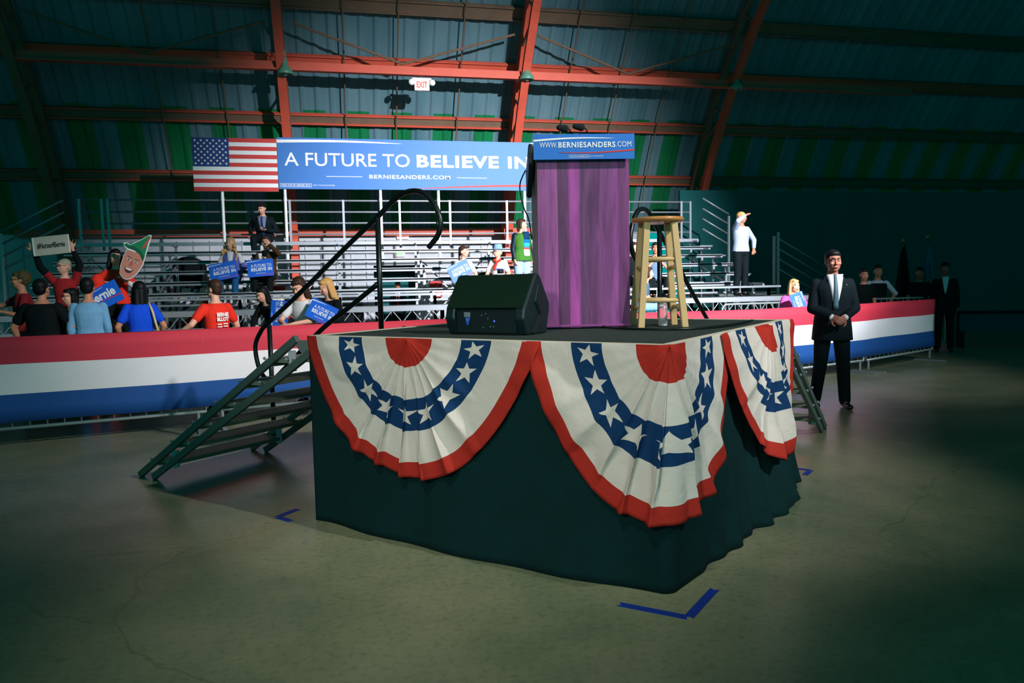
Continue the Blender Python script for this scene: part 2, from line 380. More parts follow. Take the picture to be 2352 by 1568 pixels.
# junk on the arch: lower posts' red gusset boxes + fire cabinet etc
def box_thing(name, label, cat, c, size, m, rz=0, bv=0):
    o = MB().box((0, 0, size[2]/2), size).build(name, m, None, loc=(c[0], c[1], c[2])); o.rotation_euler = (0, 0, rz); tag(o, label, cat)
    if bv: bevel(o, bv)
    return o
b = MB(); b.box((0, 0, 0), (16.5, .12, .12)); b.box((0, -.07, .0), (16.5, .02, .2)); q = b.build('wall_beam', redsteel, None, loc=(0, 21.88, 3.1)); tag(q, 'horizontal red beam over the white back wall behind bleachers', 'beam')
# lamps
def bell_lamp(P, label):
    t = thing('pendant_lamp', label, 'lamp', P)
    g = mat('green_enamel', (86, 142, 122), .4, 0, .1)
    MB().lathe([(.045, .34), (.05, .30), (.06, .2), (.09, .12), (.17, .02), (.19, -.06), (.18, -.07), (.15, .0), (.05, .1)], (0, 0, 0)).build('lamp_shade', g, t, True)
    MB().lathe([(.02, .5), (.03, .46), (.035, .34)], (0, 0, 0), 12).build('socket', g, t, True)
    MB().tube([(0, 0, .46), (0, .05, .75)], .012, 6).build('cord', browns, t)
    MB().ell((0, 0, -.0), (.08, .08, .09)).build('bulb', mat('dull_bulb', (120, 150, 140), .2), t, True)
for px_, py_, lb in [(655, 165, 'green bell shaped lamp hanging at the left roof arch'), (1210, 178, 'green bell shaped lamp hanging at the middle roof arch'), (1691, 200, 'green bell shaped lamp hanging at the slanting right arch')]:
    bell_lamp(onY(px_, py_, 18.55), lb)
# exit signs
exr = mat('exit_red_glow', (240, 60, 40), .5, emis=(255, 60, 40), estr=.9); exg = mat('exit_green_glow', (40, 200, 90), .5, emis=(40, 220, 90), estr=.6)
exb = mat('exit_sign_case', (235, 225, 225), .5, emis=(255, 220, 215), estr=.35)
def exit_sign(P, w_, h_, m_, label, heads=False):
    t = thing('exit_sign', label, 'exit sign', P)
    bevel(MB().box((0, 0, 0), (w_, .06, h_)).build('sign_case', exb, t), .012)
    text('EXIT', 'lettering', m_, t, (0, -.033, 0), (1, 0, 0), (0, 0, 1), w_*.72, h_*.55, .03)
    if heads:
        for s_ in (-1, 1):
            MB().ell((s_*(w_/2+.07), -.04, .05), (.075, .06, .075)).build('lamp_head', white, t, True)
        MB().box((0, .0, h_/2+.0), (w_+.1, .05, .05)).build('mount', white, t)
        MB().tube([(0, 0, h_/2), (0, .3, h_/2+.16)], .008, 6).build('hanger', white, t)
P = onY(969, 195, 18.6); exit_sign(P, .36, .27, exr, 'lit red EXIT sign with two lamp heads under the roof strut', True)
P = onY(925, 541, 21.98); exit_sign(P, .34, .2, exr, 'small red EXIT sign above the dark doorway')
P = onY(918, 580, 21.98); exit_sign(P, .3, .24, exg, 'small green EXIT sign right above the dark doorway')
# ---------------------------------------------------------------- bleachers
bl = thing('bleachers', 'aluminium bleachers with guard rails, seven rows of benches behind the barrier', 'bleachers', (1.6, 15.5, 0))
BO = Vector((1.6, 15.5, 0))
def bpart(mb, name, m=alu, sm=False): # vertices given in world coords
    mb.v = [tuple(Vector(v)-BO) for v in mb.v]; return mb.build(name, m, bl, sm)
LX = -5.55
rows = [(17.7-.6*k, 2.59-.22*k, [8.78, 8.78, 8.78, 8.78, 8.46, 8.2][k]) for k in range(6)]
for Y, Z, RX in rows:
    b = MB(); b.box(((LX+RX)/2, Y, Z-.02), (RX-LX, .25, .04)); b.box(((LX+RX)/2, Y-.115, Z-.045), (RX-LX, .02, .06)); bpart(b, 'seat_board')
for k, (Y, Z, RX) in enumerate(rows[:5]):
    b = MB(); b.box(((LX+RX)/2, Y-.33, Z-.44), (RX-LX, .2, .035)); bpart(b, 'foot_board')
b = MB(); b.box(((LX+8.84)/2, 14.1, 1.385), (8.84-LX, .2, .04)); bpart(b, 'seat_board')
deckm = mat('grey_walkway_plank', (120, 128, 130), .55, .2, .2)
b = MB(); b.box((2.1, 13.55, 1.17), (2*7.65, 1.0, .05)); 
bpart(b, 'walkway_deck', deckm)
b = MB(); b.box((9.6, 14.2, 1.17), (1.8, 1.9, .05)); b.box((9.4, 17.4, 1.17), (1.4, 1.6, .05)); bpart(b, 'landing', deckm)
b = MB(); b.box((2.1, 13.0, 1.16), (15.3, .06, .09)); b.box((2.1, 13.0, .9), (15.3, .05, .05))
x = -5.5
while x < 9.6:
    b.bar((x, 13.0, .92), (x+.17, 13.0, 1.13), .013, .013); b.bar((x+.17, 13.0, 1.13), (x+.34, 13.0, .92), .013, .013); x += .34
bpart(b, 'front_truss')
b = MB(); b.box((2.1, 12.6, .74), (15.3, .25, .04)); b.box((2.1, 12.6, .52), (15.3, .04, .05)); bpart(b, 'lower_bench')
for i in range(9):
    X = -5.3+1.74*i; b = MB()
    for k, (Y, Z, RX) in enumerate(rows):
        b.box((X, Y, (Z-.05)/2), (.05, .05, Z-.05)); b.box((X, Y-.15, Z-.07), (.05, .5, .04))
        b.box((X, 14.1, .68), (.05, .05, 1.36)); b.box((X, 13.05, .58), (.06, .06, 1.15)); b.box((X, 12.6, .36), (.05, .05, .72))
    b.bar((X, 17.7, 2.1), (X, 13.6, .7), .03, .04)
    bpart(b, 'support_frame')
for i in range(0, 8, 2):
    b = MB(); X = -5.3+1.74*i; b.bar((X, 17.75, .4), (X+1.74, 17.75, 2.3), .03, .03); b.bar((X+1.74, 17.75, .4), (X, 17.75, 2.3), .03, .03); bpart(b, 'cross_brace')
RZ = [3.56, 3.30, 3.045, 2.79]
for z in RZ:
    b = MB(); b.tube([(LX-.05, 18.1, z), (8.8, 18.1, z)], .022, 8); bpart(b, 'guard_rail', alu, True)
for X in (-5.55, -4.98, -2.7+1.0-3.4+.0, -1.25+.1, .05, 1.35, 2.55, 3.95, 5.35, 7.1, 8.55, 8.8):
    b = MB(); b.box((X, 18.1, 3.02), (.05, .05, 1.12)); bpart(b, 'guard_post')
# stair rails running down at both ends
def stair_rail(sx, x0, x1, ztop, slope, y, n=4, sp=.255):
    for i in range(n):
        b = MB(); b.tube([(x0, y, ztop-.255*i), (x1, y, ztop-.255*i-slope*abs(x1-x0))], .022, 8); bpart(b, 'stair_rail', alu, True)
stair_rail(1, 8.9, 9.62, 3.60, .55, 17.6)
stair_rail(1, 10.78, 12.3, 2.60, .55, 17.3)
stair_rail(-1, -5.7, -6.9, 3.5, .55, 17.6)
for (X, y, z0, z1) in [(9.62, 17.6, 1.2, 3.16), (10.72, 17.3, 1.4, 2.62), (10.84, 17.3, .6, 2.72), (-6.9, 17.6, .5, 2.8), (-7.9, 17.6, .3, 2.3), (12.3, 17.3, 0, 1.75)]:
    b = MB(); b.box((X, y, (z0+z1)/2), (.05, .05, z1-z0)); bpart(b, 'stair_post')
b = MB(); n = 9
for i in range(n): b.box((8.95+i*.36, 17.9, 2.4-i*.24), (.34, .8, .04))
bpart(b, 'stair_tread')
# banner poles and banner
POL = ['leftmost', 'second', 'third', 'fourth', 'fifth']
for px_, lb in zip((511, 655, 874, 1007, 1205), ['white pole under the striped half of the flag panel', 'white pole under the corner where flag and blue panel meet', 'white pole under the banner word TO', 'white pole under the banner word BELIEVE', 'white pole under the right part of the banner, beside the lectern']):
    P = onY(px_, 450, 17.98); b = MB(); b.tube([(0, 0, 2.05), (0, 0, 3.9)], .034, 10); b.box((0, .02, 3.58), (.07, .06, .07)); b.box((0, .02, 2.8), (.07, .06, .07)); b.box((0, .02, 2.2), (.07, .06, .3))
    q = b.build('banner_pole', mat('white_pole', (226, 228, 230), .4, 0), None, loc=(P.x, 17.98, 0)); tag(q, lb, 'pole')
YB = 17.92
A = Vector((-3.16, YB, 3.73)); Bx = -1.36; Ex = 5.35; TOPL = 4.88; 
bn = thing('banner', 'long blue campaign banner with flag panel standing on poles over bleachers', 'banner', (1.0, YB, 3.78))
def bnp(mb, name, m): mb.v = [tuple(Vector(v)-Vector((1.0, YB, 3.78))) for v in mb.v]; return mb.build(name, m, bn)
b = MB(); b.box(((Bx+Ex)/2, YB+.02, 4.375), (Ex-Bx, .04, 1.15)); bnp(b, 'panel', blueprint)
fg = MB(); x0, x1, z0, z1 = -3.16, Bx-.01, 3.74, 4.91
fg.box(((x0+x1)/2, YB+.02, (z0+z1)/2), (x1-x0, .05, z1-z0)); fo = bnp(fg, 'flag_panel', white)
st_ = MB(); hh = (z1-z0)/13
for i in range(0, 13, 2):
    xa = x0 if i > 6 else x0+(x1-x0)*.43
    st_.box(((xa+x1)/2, YB-.008, z1-hh*(i+.5)), (x1-xa, .006, hh))
def sub(mb, name, m, par): mb.v = [tuple(Vector(v)-Vector((1.0, YB, 3.78))) for v in mb.v]; o = mb.build(name, m, par); return o
sub(st_, 'stripes', redprint, fo)
c_ = MB(); cw = (x1-x0)*.43; chh = hh*7; c_.box((x0+cw/2, YB-.008, z1-chh/2), (cw, .008, chh)); sub(c_, 'canton', navyprint, fo)
s_ = MB()
for r_ in range(9):
    for q in range(6 if r_ % 2 == 0 else 5):
        cx = x0+cw*(q*2+1+(r_ % 2))/12; cz = z1-chh*(r_+1)/10
        s_.prism(star_poly(0, 0, .032), (cx, YB-.016, cz), (1, 0, 0), (0, 0, 1), (0, 1, 0), .004)
sub(s_, 'stars', white, fo)
bo = Vector((1.0, YB, 3.78))
def btext(s, m, xa, xb, za, zb, bold, sp=1.0):
    text(s, 'lettering', m, bn, Vector(((xa+xb)/2, YB-.003, (za+zb)/2))-bo, (1, 0, 0), (0, 0, 1), xb-xa, zb-za, bold, .002, spacing=sp)
# pixel columns -> metres on the banner plane
fx = lambda px_: onY(px_, 370, YB).x
btext('A FUTURE TO', white, fx(653), fx(941), 4.32, 4.62, .006)
btext('BELIEVE IN', white, fx(957), fx(1216), 4.32, 4.61, .038, 1.12)
btext('BERNIESANDERS.COM', white, fx(847), fx(1033), 4.05, 4.14, .022, 1.12)
btext('PAID FOR BY BERNIE 2016', white, fx(645), fx(710), 3.865, 3.905, .01)
btext('(NOT THE BILLIONAIRES)', white, fx(717), fx(767), 3.87, 3.9, .01)
g = MB()
g.box(((fx(748)+fx(831))/2, YB-.003, 4.09), (fx(831)-fx(748), .004, .012)); g.box(((fx(1048)+fx(1118))/2, YB-.003, 4.09), (fx(1118)-fx(1048), .004, .012))
for z in (3.85, 3.92): g.box(((fx(642)+fx(713))/2, YB-.003, z), (fx(713)-fx(642), .004, .008))
for xx_ in (fx(642), fx(713)): g.box((xx_, YB-.003, 3.885), (.008, .004, .075))
def swoosh(mb, xa, xb, fz0, fz1, thk):
    n = 24; top = []; bot = []
    for i in range(n+1):
        t = i/n; x_ = xa+(xb-xa)*t; zc = fz0+(fz1-fz0)*t+.03*math.sin(math.pi*t); h_ = thk*(1-t)**.6 if t < 1 else 0
        top.append((x_, zc)); bot.append((x_, zc-h_-.001))
    poly = top+bot[::-1]; mb.prism(poly, (0, YB-.004, 0), (1, 0, 0), (0, 0, 1), (0, 1, 0), .004)
swoosh(g, fx(637), fx(925), 4.90, 4.86, .07)
g.box((fx(1221)+.12, YB-.003, 4.86), (.3, .004, .16))
bnp(g, 'printed_lines', white)
g = MB(); swoosh(g, fx(1290), fx(950), 3.95, 3.83, .06); bnp(g, 'red_swoosh', redprint)

# ---------------------------------------------------------------- crowd barrier with tricolour cloth
BP = [(-6.2, 7.6), (-3.9, 8.15), (-1.5, 8.78), (.9, 9.42), (3.3, 9.5), (5.7, 9.55), (8.1, 10.45), (10.42, 11.62)]
cuts = [.27, .575, .86]
cred = mat('crimson_cloth', (196, 44, 66), .75, 0, .06, 3, bump=.2, bscale=90); cwh = mat('white_cloth', (226, 222, 228), .75, 0, .04, 3, bump=.2, bscale=90); cbl = mat('royal_blue_cloth', (8, 74, 146), .75, 0, .06, 3, bump=.2, bscale=90)
sil = mat('galvanised_barrier_steel', (150, 158, 160), .4, .4, .1)
blab = ['barrier section at the far left edge in the dark', 'barrier section below the crowd in the left corner', 'barrier section behind the lower end of the left stage stairs', 'barrier section behind the left stage handrail', 'barrier section hidden behind the stage and lectern', 'barrier section behind the suited guard', 'last barrier section at the right end of the striped cloth']
for i in range(7):
    a = Vector((*BP[i], 0)); b_ = Vector((*BP[i+1], 0)); dv = (b_-a); L = dv.length; ang = math.atan2(dv.y, dv.x)
    t = thing('crowd_barrier', 'galvanised '+blab[i], 'barrier', (a+b_)/2, ang)
    b = MB(); r_ = .019
    h = L/2-.04
    b.tube([(-h, 0, .2), (-h, 0, 1.02), (-h+.06, 0, 1.08), (h-.06, 0, 1.08), (h, 0, 1.02), (h, 0, .2), (-h, 0, .2)], r_, 8)
    b.build('frame', sil, t, True)
    b = MB(); n = 16
    for k in range(1, n): b.tube([(-h+2*h*k/n, 0, .2), (-h+2*h*k/n, 0, 1.08)], .008, 6)
    b.build('bars', sil, t, True)
    for s_ in (-1, 1):
        b = MB(); b.tube([(s_*h*.93, 0, .2), (s_*h*.93, 0, .05)], .017, 8); b.box((s_*h*.93, 0, .012), (.05, .55, .024)); b.build('foot', sil, t)
# cloth
b = MB(); Pth = []
for i in range(7):
    a = Vector((*BP[i], 0)); b_ = Vector((*BP[i+1], 0))
    for k in range(24): Pth.append(a.lerp(b_, k/24))
Pth.append(Vector((*BP[7], 0)))
zl = [1.11, 1.11-.13, 1.11-.27, 1.11-.42, 1.11-.57, 1.11-.71, 1.11-.85]; nz_ = len(zl); vs = []
for i, p in enumerate(Pth):
    d = (Pth[min(i+1, len(Pth)-1)]-Pth[max(i-1, 0)]).normalized(); n = Vector((d.y, -d.x, 0))
    for j, z in enumerate(zl):
        vs.append(p+n*(.03+.012*math.sin(i*.35+j*.8)*(j > 0))+zup*(z+.004*math.sin(i*.26)))
    vs.append(p-n*.03+zup*1.112)  # lap over the back
    vs.append(p-n*.034+zup*.95)
m_ = nz_+2; fs = []; mi = []
for i in range(len(Pth)-1):
    for j in range(nz_-1): fs.append((i*m_+j, (i+1)*m_+j, (i+1)*m_+j+1, i*m_+j+1)); mi.append([0, 0, 1, 1, 2, 2][j])
    fs.append((i*m_, i*m_+nz_, (i+1)*m_+nz_, (i+1)*m_)); mi.append(0)
    fs.append((i*m_+nz_, i*m_+nz_+1, (i+1)*m_+nz_+1, (i+1)*m_+nz_)); mi.append(0)
b.v = [tuple(v) for v in vs]; b.f = fs; b.m = mi
q = b.build('barrier_cloth', [cred, cwh, cbl], None, True); tag(q, 'red white and blue striped cloth stretched along the crowd barrier', 'cloth')
sol = q.modifiers.new('s', 'SOLIDIFY'); sol.thickness = .004

# plain barriers further back at the right
for (x, y, rz, lb) in [(7.6, 12.3, .15, 'bare steel barrier right behind the pink woman'), (10.9, 12.95, .1, 'bare steel barrier in front of the officer with white sleeves')]:
    t = thing('crowd_barrier', lb, 'barrier', (x, y, 0), rz); h = 1.1
    b = MB(); b.tube([(-h, 0, .2), (-h, 0, 1.04), (-h+.06, 0, 1.1), (h-.06, 0, 1.1), (h, 0, 1.04), (h, 0, .2), (-h, 0, .2)], .019, 8); b.build('frame', sil, t, True)
    b = MB()
    for k in range(1, 16): b.tube([(-h+2*h*k/16, 0, .2), (-h+2*h*k/16, 0, 1.1)], .008, 6)
    b.build('bars', sil, t, True)
    MB().box((h-.22, -.02, 1.0), (.3, .01, .13)).build('plate', white, t)
    for s_ in (-1, 1): MB().box((s_*h*.93, 0, .1), (.05, .5, .2)).build('foot', sil, t)

# ---------------------------------------------------------------- stage
stg = thing('stage', 'square raised platform with dark carpet top', 'stage', W(SL/2, SL/2, 0), TH)
R3 = Matrix((-d1, d2, zup)).transposed()
def sbox(mb, a0, a1, b0, b1, z0, z1, mi=0):
    return mb.add([W(a, b_, z) for z in (z0, z1) for b_ in (b0, b1) for a in (a0, a1)], [(0, 2, 3, 1), (4, 5, 7, 6), (0, 1, 5, 4), (2, 6, 7, 3), (0, 4, 6, 2), (1, 3, 7, 5)], mi)
def loc_build(mb, name, m, par, sm=False):
    # world coordinates -> local of parent's (rotated about z) frame
    Mi = (Matrix.Translation(par.location) @ Matrix.Rotation(par.rotation_euler.z, 4, 'Z')).inverted()
    mb.v = [tuple(Mi @ Vector(v)) for v in mb.v]; return mb.build(name, m, par, sm)
b = MB(); sbox(b, .02, SL-.02, .02, SL-.02, SH-.03, SH); loc_build(b, 'carpet', carpet, stg)
b = MB(); sbox(b, 0, SL, 0, SL, SH-.16, SH-.031); loc_build(b, 'deck', mat('deck_plywood', (150, 136, 110), .8), stg)
b = MB()
for (a0, a1, b0, b1) in [(-.004, SL+.004, -.004, .045), (-.004, .045, .045, SL+.004), (.045, SL+.004, SL-.045, SL+.004), (SL-.045, SL+.004, .045, SL-.045)]:
    sbox(b, a0, a1, b0, b1, SH-.01, SH+.004)
for i in range(5):
    pass
loc_build(b, 'edge_trim', cream, stg)
for (a, b_) in [(.15, .15), (SL-.15, .15), (.15, SL-.15), (SL-.15, SL-.15)]:
    q = MB(); sbox(q, a-.03, a+.03, b_-.03, b_+.03, 0, SH-.16); loc_build(q, 'leg', dkgrey, stg)
# skirt
def path(s):
    """s<0 on the left face (a=-s), s>0 on the right face; returns point and outward normal"""
    r = .05
    if s < -r: return W(-s, 0), -d2
    if s > r: return W(0, s), -d1
    t = (s+r)/(2*r)*math.pi/2; n = (-d2*math.cos(t)-d1*math.sin(t)); c = W(r, r)
    return c+n*r, n
ss = [-SL+i*(2*SL)/260 for i in range(261)]; vs = []; nz_ = 26
for s in ss:
    p, n = path(s); f = abs(s)/SL
    for j in range(nz_+1):
        t = j/nz_; z = (SH-.02)*(1-t)
        if s < 0: o = .012+.075*t**2*math.sin(math.pi*min(1, f*1.05))+.012*t*math.sin(s*9)
        else:
            rip = math.sin(s*15+2*math.sin(s*4)+t*2.3)*.5+math.sin(s*27+1.3+t*3)*.35
            o = .012+.04*t**2*rip*min(1, f*3)+.10*math.sin(math.pi*min(1, f*.75))*t**3+.09*math.exp(-((s-1.75)/.5)**2)*t**3.5
        vs.append(p+n*o+zup*max(.003, z))
b = MB(); b.add(vs, [(i*(nz_+1)+j, (i+1)*(nz_+1)+j, (i+1)*(nz_+1)+j+1, i*(nz_+1)+j+1) for i in range(len(ss)-1) for j in range(nz_)])
k = len(b.v)
for (p, q) in [(W(SL, 0), W(SL, SL)), (W(SL, SL), W(0, SL))]:
    N_ = 60; n = (Vector((q-p)).normalized()).cross(zup)*-1; n = n if (n.dot(p-W(SL/2, SL/2)) > 0) else -n; vv = []
    for i in range(N_+1):
        for j in range(5):
            t = j/4; vv.append(p.lerp(q, i/N_)+n*(.012+.02*t*math.sin(i*.9))+zup*((SH-.17)*(1-t)+.003))
    b.add(vv, [(i*5+j, (i+1)*5+j, (i+1)*5+j+1, i*5+j+1) for i in range(N_) for j in range(4)])
q = b.build('stage_skirt', blackcloth, None, True); tag(q, 'black cloth skirt hanging round the stage down to the floor', 'stage skirt'); sol = q.modifiers.new('s', 'SOLIDIFY'); sol.thickness = .004

# bunting
def bunting_mat():
    m = bpy.data.materials.new('pleated_fan_cloth'); m.use_nodes = True; nt = m.node_tree; b = nt.nodes['Principled BSDF']; N = nt.nodes; Lk = nt.links
    b.inputs['Roughness'].default_value = .8; b.inputs['Specular IOR Level'].default_value = .2
    uv = N.new('ShaderNodeUVMap'); uv.uv_map = 'fan'; sp = N.new('ShaderNodeSeparateXYZ'); Lk.new(uv.outputs[0], sp.inputs[0])
    def mt(op, *a):
        n = N.new('ShaderNodeMath'); n.operation = op
        for i, q in enumerate(a):
            if isinstance(q, (int, float)): n.inputs[i].default_value = q
            else: Lk.new(q, n.inputs[i])
        return n.outputs[0]
    u, v = sp.outputs[0], sp.outputs[1]; nst = 9; R = .88
    x = mt('MULTIPLY', mt('SUBTRACT', mt('FRACT', mt('MULTIPLY', u, nst)), .5), math.pi/nst*.545*R)
    y = mt('MULTIPLY', mt('SUBTRACT', .545, v), R)
    rho = mt('SQRT', mt('ADD', mt('MULTIPLY', x, x), mt('MULTIPLY', y, y)))
    an = mt('ARCTAN2', x, y)
    step = 2*math.pi/5
    aa = mt('ABSOLUTE', mt('SUBTRACT', mt('MODULO', mt('ADD', an, math.pi+step/2+ math.pi/5), step), step/2))
    RR, ri = .075, .03; P0 = (RR, 0); P1 = (ri*math.cos(step/2), ri*math.sin(step/2)); nx, ny = (P1[1]-P0[1]), -(P1[0]-P0[0])
    px = mt('MULTIPLY', rho, mt('COSINE', aa)); py = mt('MULTIPLY', rho, mt('SINE', aa))
    dist = mt('ADD', mt('MULTIPLY', mt('SUBTRACT', px, RR), nx), mt('MULTIPLY', py, ny))
    star = mt('LESS_THAN', dist, 0)
    rp = N.new('ShaderNodeValToRGB'); rp.color_ramp.interpolation = 'CONSTANT'; Lk.new(v, rp.inputs[0]); e = rp.color_ramp.elements
    red = (*S2L((186, 48, 38)), 1); wh = (*S2L((226, 216, 208)), 1); bl_ = (*S2L((14, 58, 104)), 1)
    e[0].position = 0; e[0].color = red; e[1].position = .2; e[1].color = wh
    for p, c in [(.43, bl_), (.66, wh), (.885, red)]: q = e.new(p); q.color = c
    mx = N.new('ShaderNodeMix'); mx.data_type = 'RGBA'; Lk.new(mt('MULTIPLY', star, mt('MULTIPLY', mt('GREATER_THAN', v, .43), mt('LESS_THAN', v, .66))), mx.inputs['Factor']); Lk.new(rp.outputs[0], mx.inputs['A']); mx.inputs['B'].default_value = wh
    tc = N.new('ShaderNodeTexCoord'); nz = N.new('ShaderNodeTexNoise'); nz.inputs['Scale'].default_value = 9; nz.inputs['Detail'].default_value = 5; Lk.new(tc.outputs['Object'], nz.inputs['Vector'])
    bp = N.new('ShaderNodeBump'); bp.inputs['Strength'].default_value = .5; bp.inputs['Distance'].default_value = .02; Lk.new(nz.outputs['Fac'], bp.inputs['Height']); Lk.new(bp.outputs['Normal'], b.inputs['Normal'])
    Lk.new(mx.outputs['Result'], b.inputs['Base Color'])
    tr = N.new('ShaderNodeBsdfTranslucent'); Lk.new(mx.outputs['Result'], tr.inputs[0]); ms = N.new('ShaderNodeMixShader'); ms.inputs[0].default_value = .15
    out = [n for n in N if n.type == 'OUTPUT_MATERIAL'][0]; Lk.new(b.outputs[0], ms.inputs[1]); Lk.new(tr.outputs[0], ms.inputs[2]); Lk.new(ms.outputs[0], out.inputs[0]); return m
bmat_ = bunting_mat()
def bunting(name_label, pth, s0, sL, sR, D, seed, npl=13, base=.03, ztop=SH+.003, amp=.075, lean=0, name='fan_bunting'):
    """half circle fan gathered at s0 on the top edge, spread from sL to sR, hanging D"""
    rnd = random.Random(seed); ph = [rnd.uniform(0, 6.28) for _ in range(6)]
    nt_, nr = 360, 44; vs = []; uvs = []
    for i in range(nt_+1):
        u = i/nt_; th = u*math.pi
        env = (.12+.88*math.exp(-((th-math.pi/2)/.70)**2))*math.sin(th)**.6
        w_ = 2*npl*th+1.3*math.sin(2.7*th+ph[0])+.6*math.sin(6.1*th+ph[5]); fold = math.sin(w_)
        fold2 = math.sin(2.3*npl*.5*th+ph[1])
        for j in range(nr+1):
            v = j/nr
            k_ = env*(.25+.75*min(1, v*1.6))
            th2 = th+(1.25/(2*npl))*math.sin(w_+1.2)*env*(1 if v < .75 else max(.25, 1-(v-.75)*2.4))+.02*math.sin(5*th+ph[2])*v
            rv = v*(1+.022*fold2*env*(1-.8*v))
            wd = (s0-sL) if math.cos(th2) > 0 else (sR-s0)
            s = s0-math.cos(th2)*rv*wd + lean*math.sin(th2)*rv
            sn = math.sin(th2); vl = (1-abs(math.cos(th2))**1.9)**.74; kv = min(1, max(0, (v-.15)*1.5)); dr = (sn*(1-kv)+vl*kv)*rv*D*(1+.03*math.sin(5*th+ph[3])*v**2)
            big = math.sin(4.2*th+ph[4]+v*2)*.5+.5
            out = base+amp*k_*v**.6*(.5+.5*fold)+.06*math.sin(th)*v*big*(1-.35*v)+.016*math.sin(9*v+4*th+ph[5])*v+.02*math.sin(th)*v*math.sin(7*th+5*v+ph[2])
            out = max(.014+(base+.02)*v*math.sin(th), out-(base-.014)*(1-math.sin(th))); p, n = pth(s); vs.append(p+n*out+zup*(ztop-dr)); uvs.append((u, v))
    fs = [(i*(nr+1)+j, (i+1)*(nr+1)+j, (i+1)*(nr+1)+j+1, i*(nr+1)+j+1) for i in range(nt_) for j in range(nr)]
    me = bpy.data.meshes.new(name); me.from_pydata([tuple(v) for v in vs], [], fs); me.materials.append(bmat_); me.polygons.foreach_set('use_smooth', [True]*len(fs))
    ul = me.uv_layers.new(name='fan'); li = np.empty(len(me.loops), dtype=np.int32); me.loops.foreach_get('vertex_index', li); ul.data.foreach_set('uv', np.array(uvs)[li].ravel())
    o = bpy.data.objects.new(name, me); COL.objects.link(o); md = o.modifiers.new('s', 'SOLIDIFY'); md.thickness = .0025
    tag(o, name_label, 'bunting'); return o
bunting('pleated star and stripe fan bunting at the left end of the stage front', path, -1.6, -2.45, -.70, .83, 3)
bunting('pleated star and stripe fan bunting wrapped round the front stage corner', path, 0, -.78, .92, .885, 11, base=.035)
bunting('narrow looking fan bunting on the right face of the stage', path, 1.66, .74, 2.5, .86, 5, amp=.08, base=.085, npl=11)

# ---------------------------------------------------------------- stage stairs (left built in stage frame, right mirrored)
def stairs(label, mirror):
    f = (lambda a, b_, z: W(b_, a, z)) if mirror else W
    o0 = f(3.5, .7, 0); t = thing('stage_stairs', label, 'stairs', (o0.x, o0.y, 0), TH)
    def P(mb, name, m, sm=False): return loc_build(mb, name, m, t, sm)
    for bb in (.10, 1.22):
        m = MB()
        m.bar(f(2.68, bb, 1.19), f(4.64, bb, .015), .035, .05); m.bar(f(2.46, bb, 1.15), f(4.45, bb, -.0+.02), .035, .05)
        P(m, 'stringer', dkgrey)
        for i in range(1, 7):
            z = SH-.174*i; a = 2.6+(SH-z)/.605*1.0
            for da in (-.115, .105): m = MB(); m.ell(f(a+da, bb-.022, z), (.012, .012, .012), None, 8, 5); P(m, 'bolt', alu)
        m = MB(); m.add([f(2.46, bb+.01, 1.18), f(2.74, bb+.01, 1.18), f(2.46, bb+.01, .93), f(2.46, bb-.0, 1.18), f(2.74, bb-.0, 1.18), f(2.46, bb-.0, .93)], [(0, 1, 2), (5, 4, 3), (0, 3, 4, 1), (1, 4, 5, 2), (2, 5, 3, 0)]); P(m, 'gusset', mat('light_grey_plate', (128, 134, 132), .5, .2), False)
    for i in range(1, 7):
        z = SH-.174*i; a = 2.57+(SH-z)/.605
        m = MB(); m.add([f(a+x_, y_, z+q) for q in (-.03, 0) for y_ in (.12, 1.2) for x_ in (-.12, .12)], [(0, 2, 3, 1), (4, 5, 7, 6), (0, 1, 5, 4), (2, 6, 7, 3), (0, 4, 6, 2), (1, 3, 7, 5)])
        m.add([f(a+x_, y_, z+q) for q in (-.06, .003) for y_ in (.12, 1.2) for x_ in (.10, .125)], [(0, 2, 3, 1), (4, 5, 7, 6), (0, 1, 5, 4), (2, 6, 7, 3), (0, 4, 6, 2), (1, 3, 7, 5)])
        P(m, 'tread', mat('grey_tread', (136, 142, 124), .7, .1, .15, bump=.4, bscale=200))
    for (a, z1) in ((2.78, 1.1), (4.2, .26)):
        for bb in (.14, 1.18):
            m = MB(); m.box(f(a, bb, z1-.07), (.05, .05, .14)); P(m, 'bracket', alu)
    # handrail: one bent tube plus two posts, on the far side
    hb = 1.25; sh = .12 if mirror else 0
    dz = -.13 if mirror else 0
    H = lambda a, z: f(a+sh, hb, z+dz*max(0, min(1, z)))
    pts = [(2.976, 1.56), (3.3, 1.375), (3.686, 1.154), (4.1, .85), (4.32, .70), (4.44, .70), (4.53, .81), (4.56, 1.0), (4.47, 1.14), (4.36, 1.22), (3.858, 1.53), (3.305, 1.89), (2.951, 2.11), (2.80, 2.215), (2.66, 2.275), (2.50, 2.265), (2.38, 2.17), (2.315, 2.03), (2.345, 1.92), (2.44, 1.83)]
    m = MB(); m.tube([H(*q) for q in smooth_path([(a, z, 0) for a, z in pts], 5) ] if False else [H(v.x, v.y) for v in smooth_path([(a, z, 0) for a, z in pts], 5)], .021, 12); P(m, 'handrail', blacktube, True)
    for (a, z0, z1) in ((2.965, .93, 2.10), (4.35, .12, 1.2)):
        m = MB(); m.tube([H(a, z0), H(a, z1)], .022, 12); P(m, 'rail_post', blacktube, True)
stairs('grey metal stairs with black looped handrail on the left side of stage', False)
stairs('grey metal stairs at the right side of stage, seen from its edge', True)

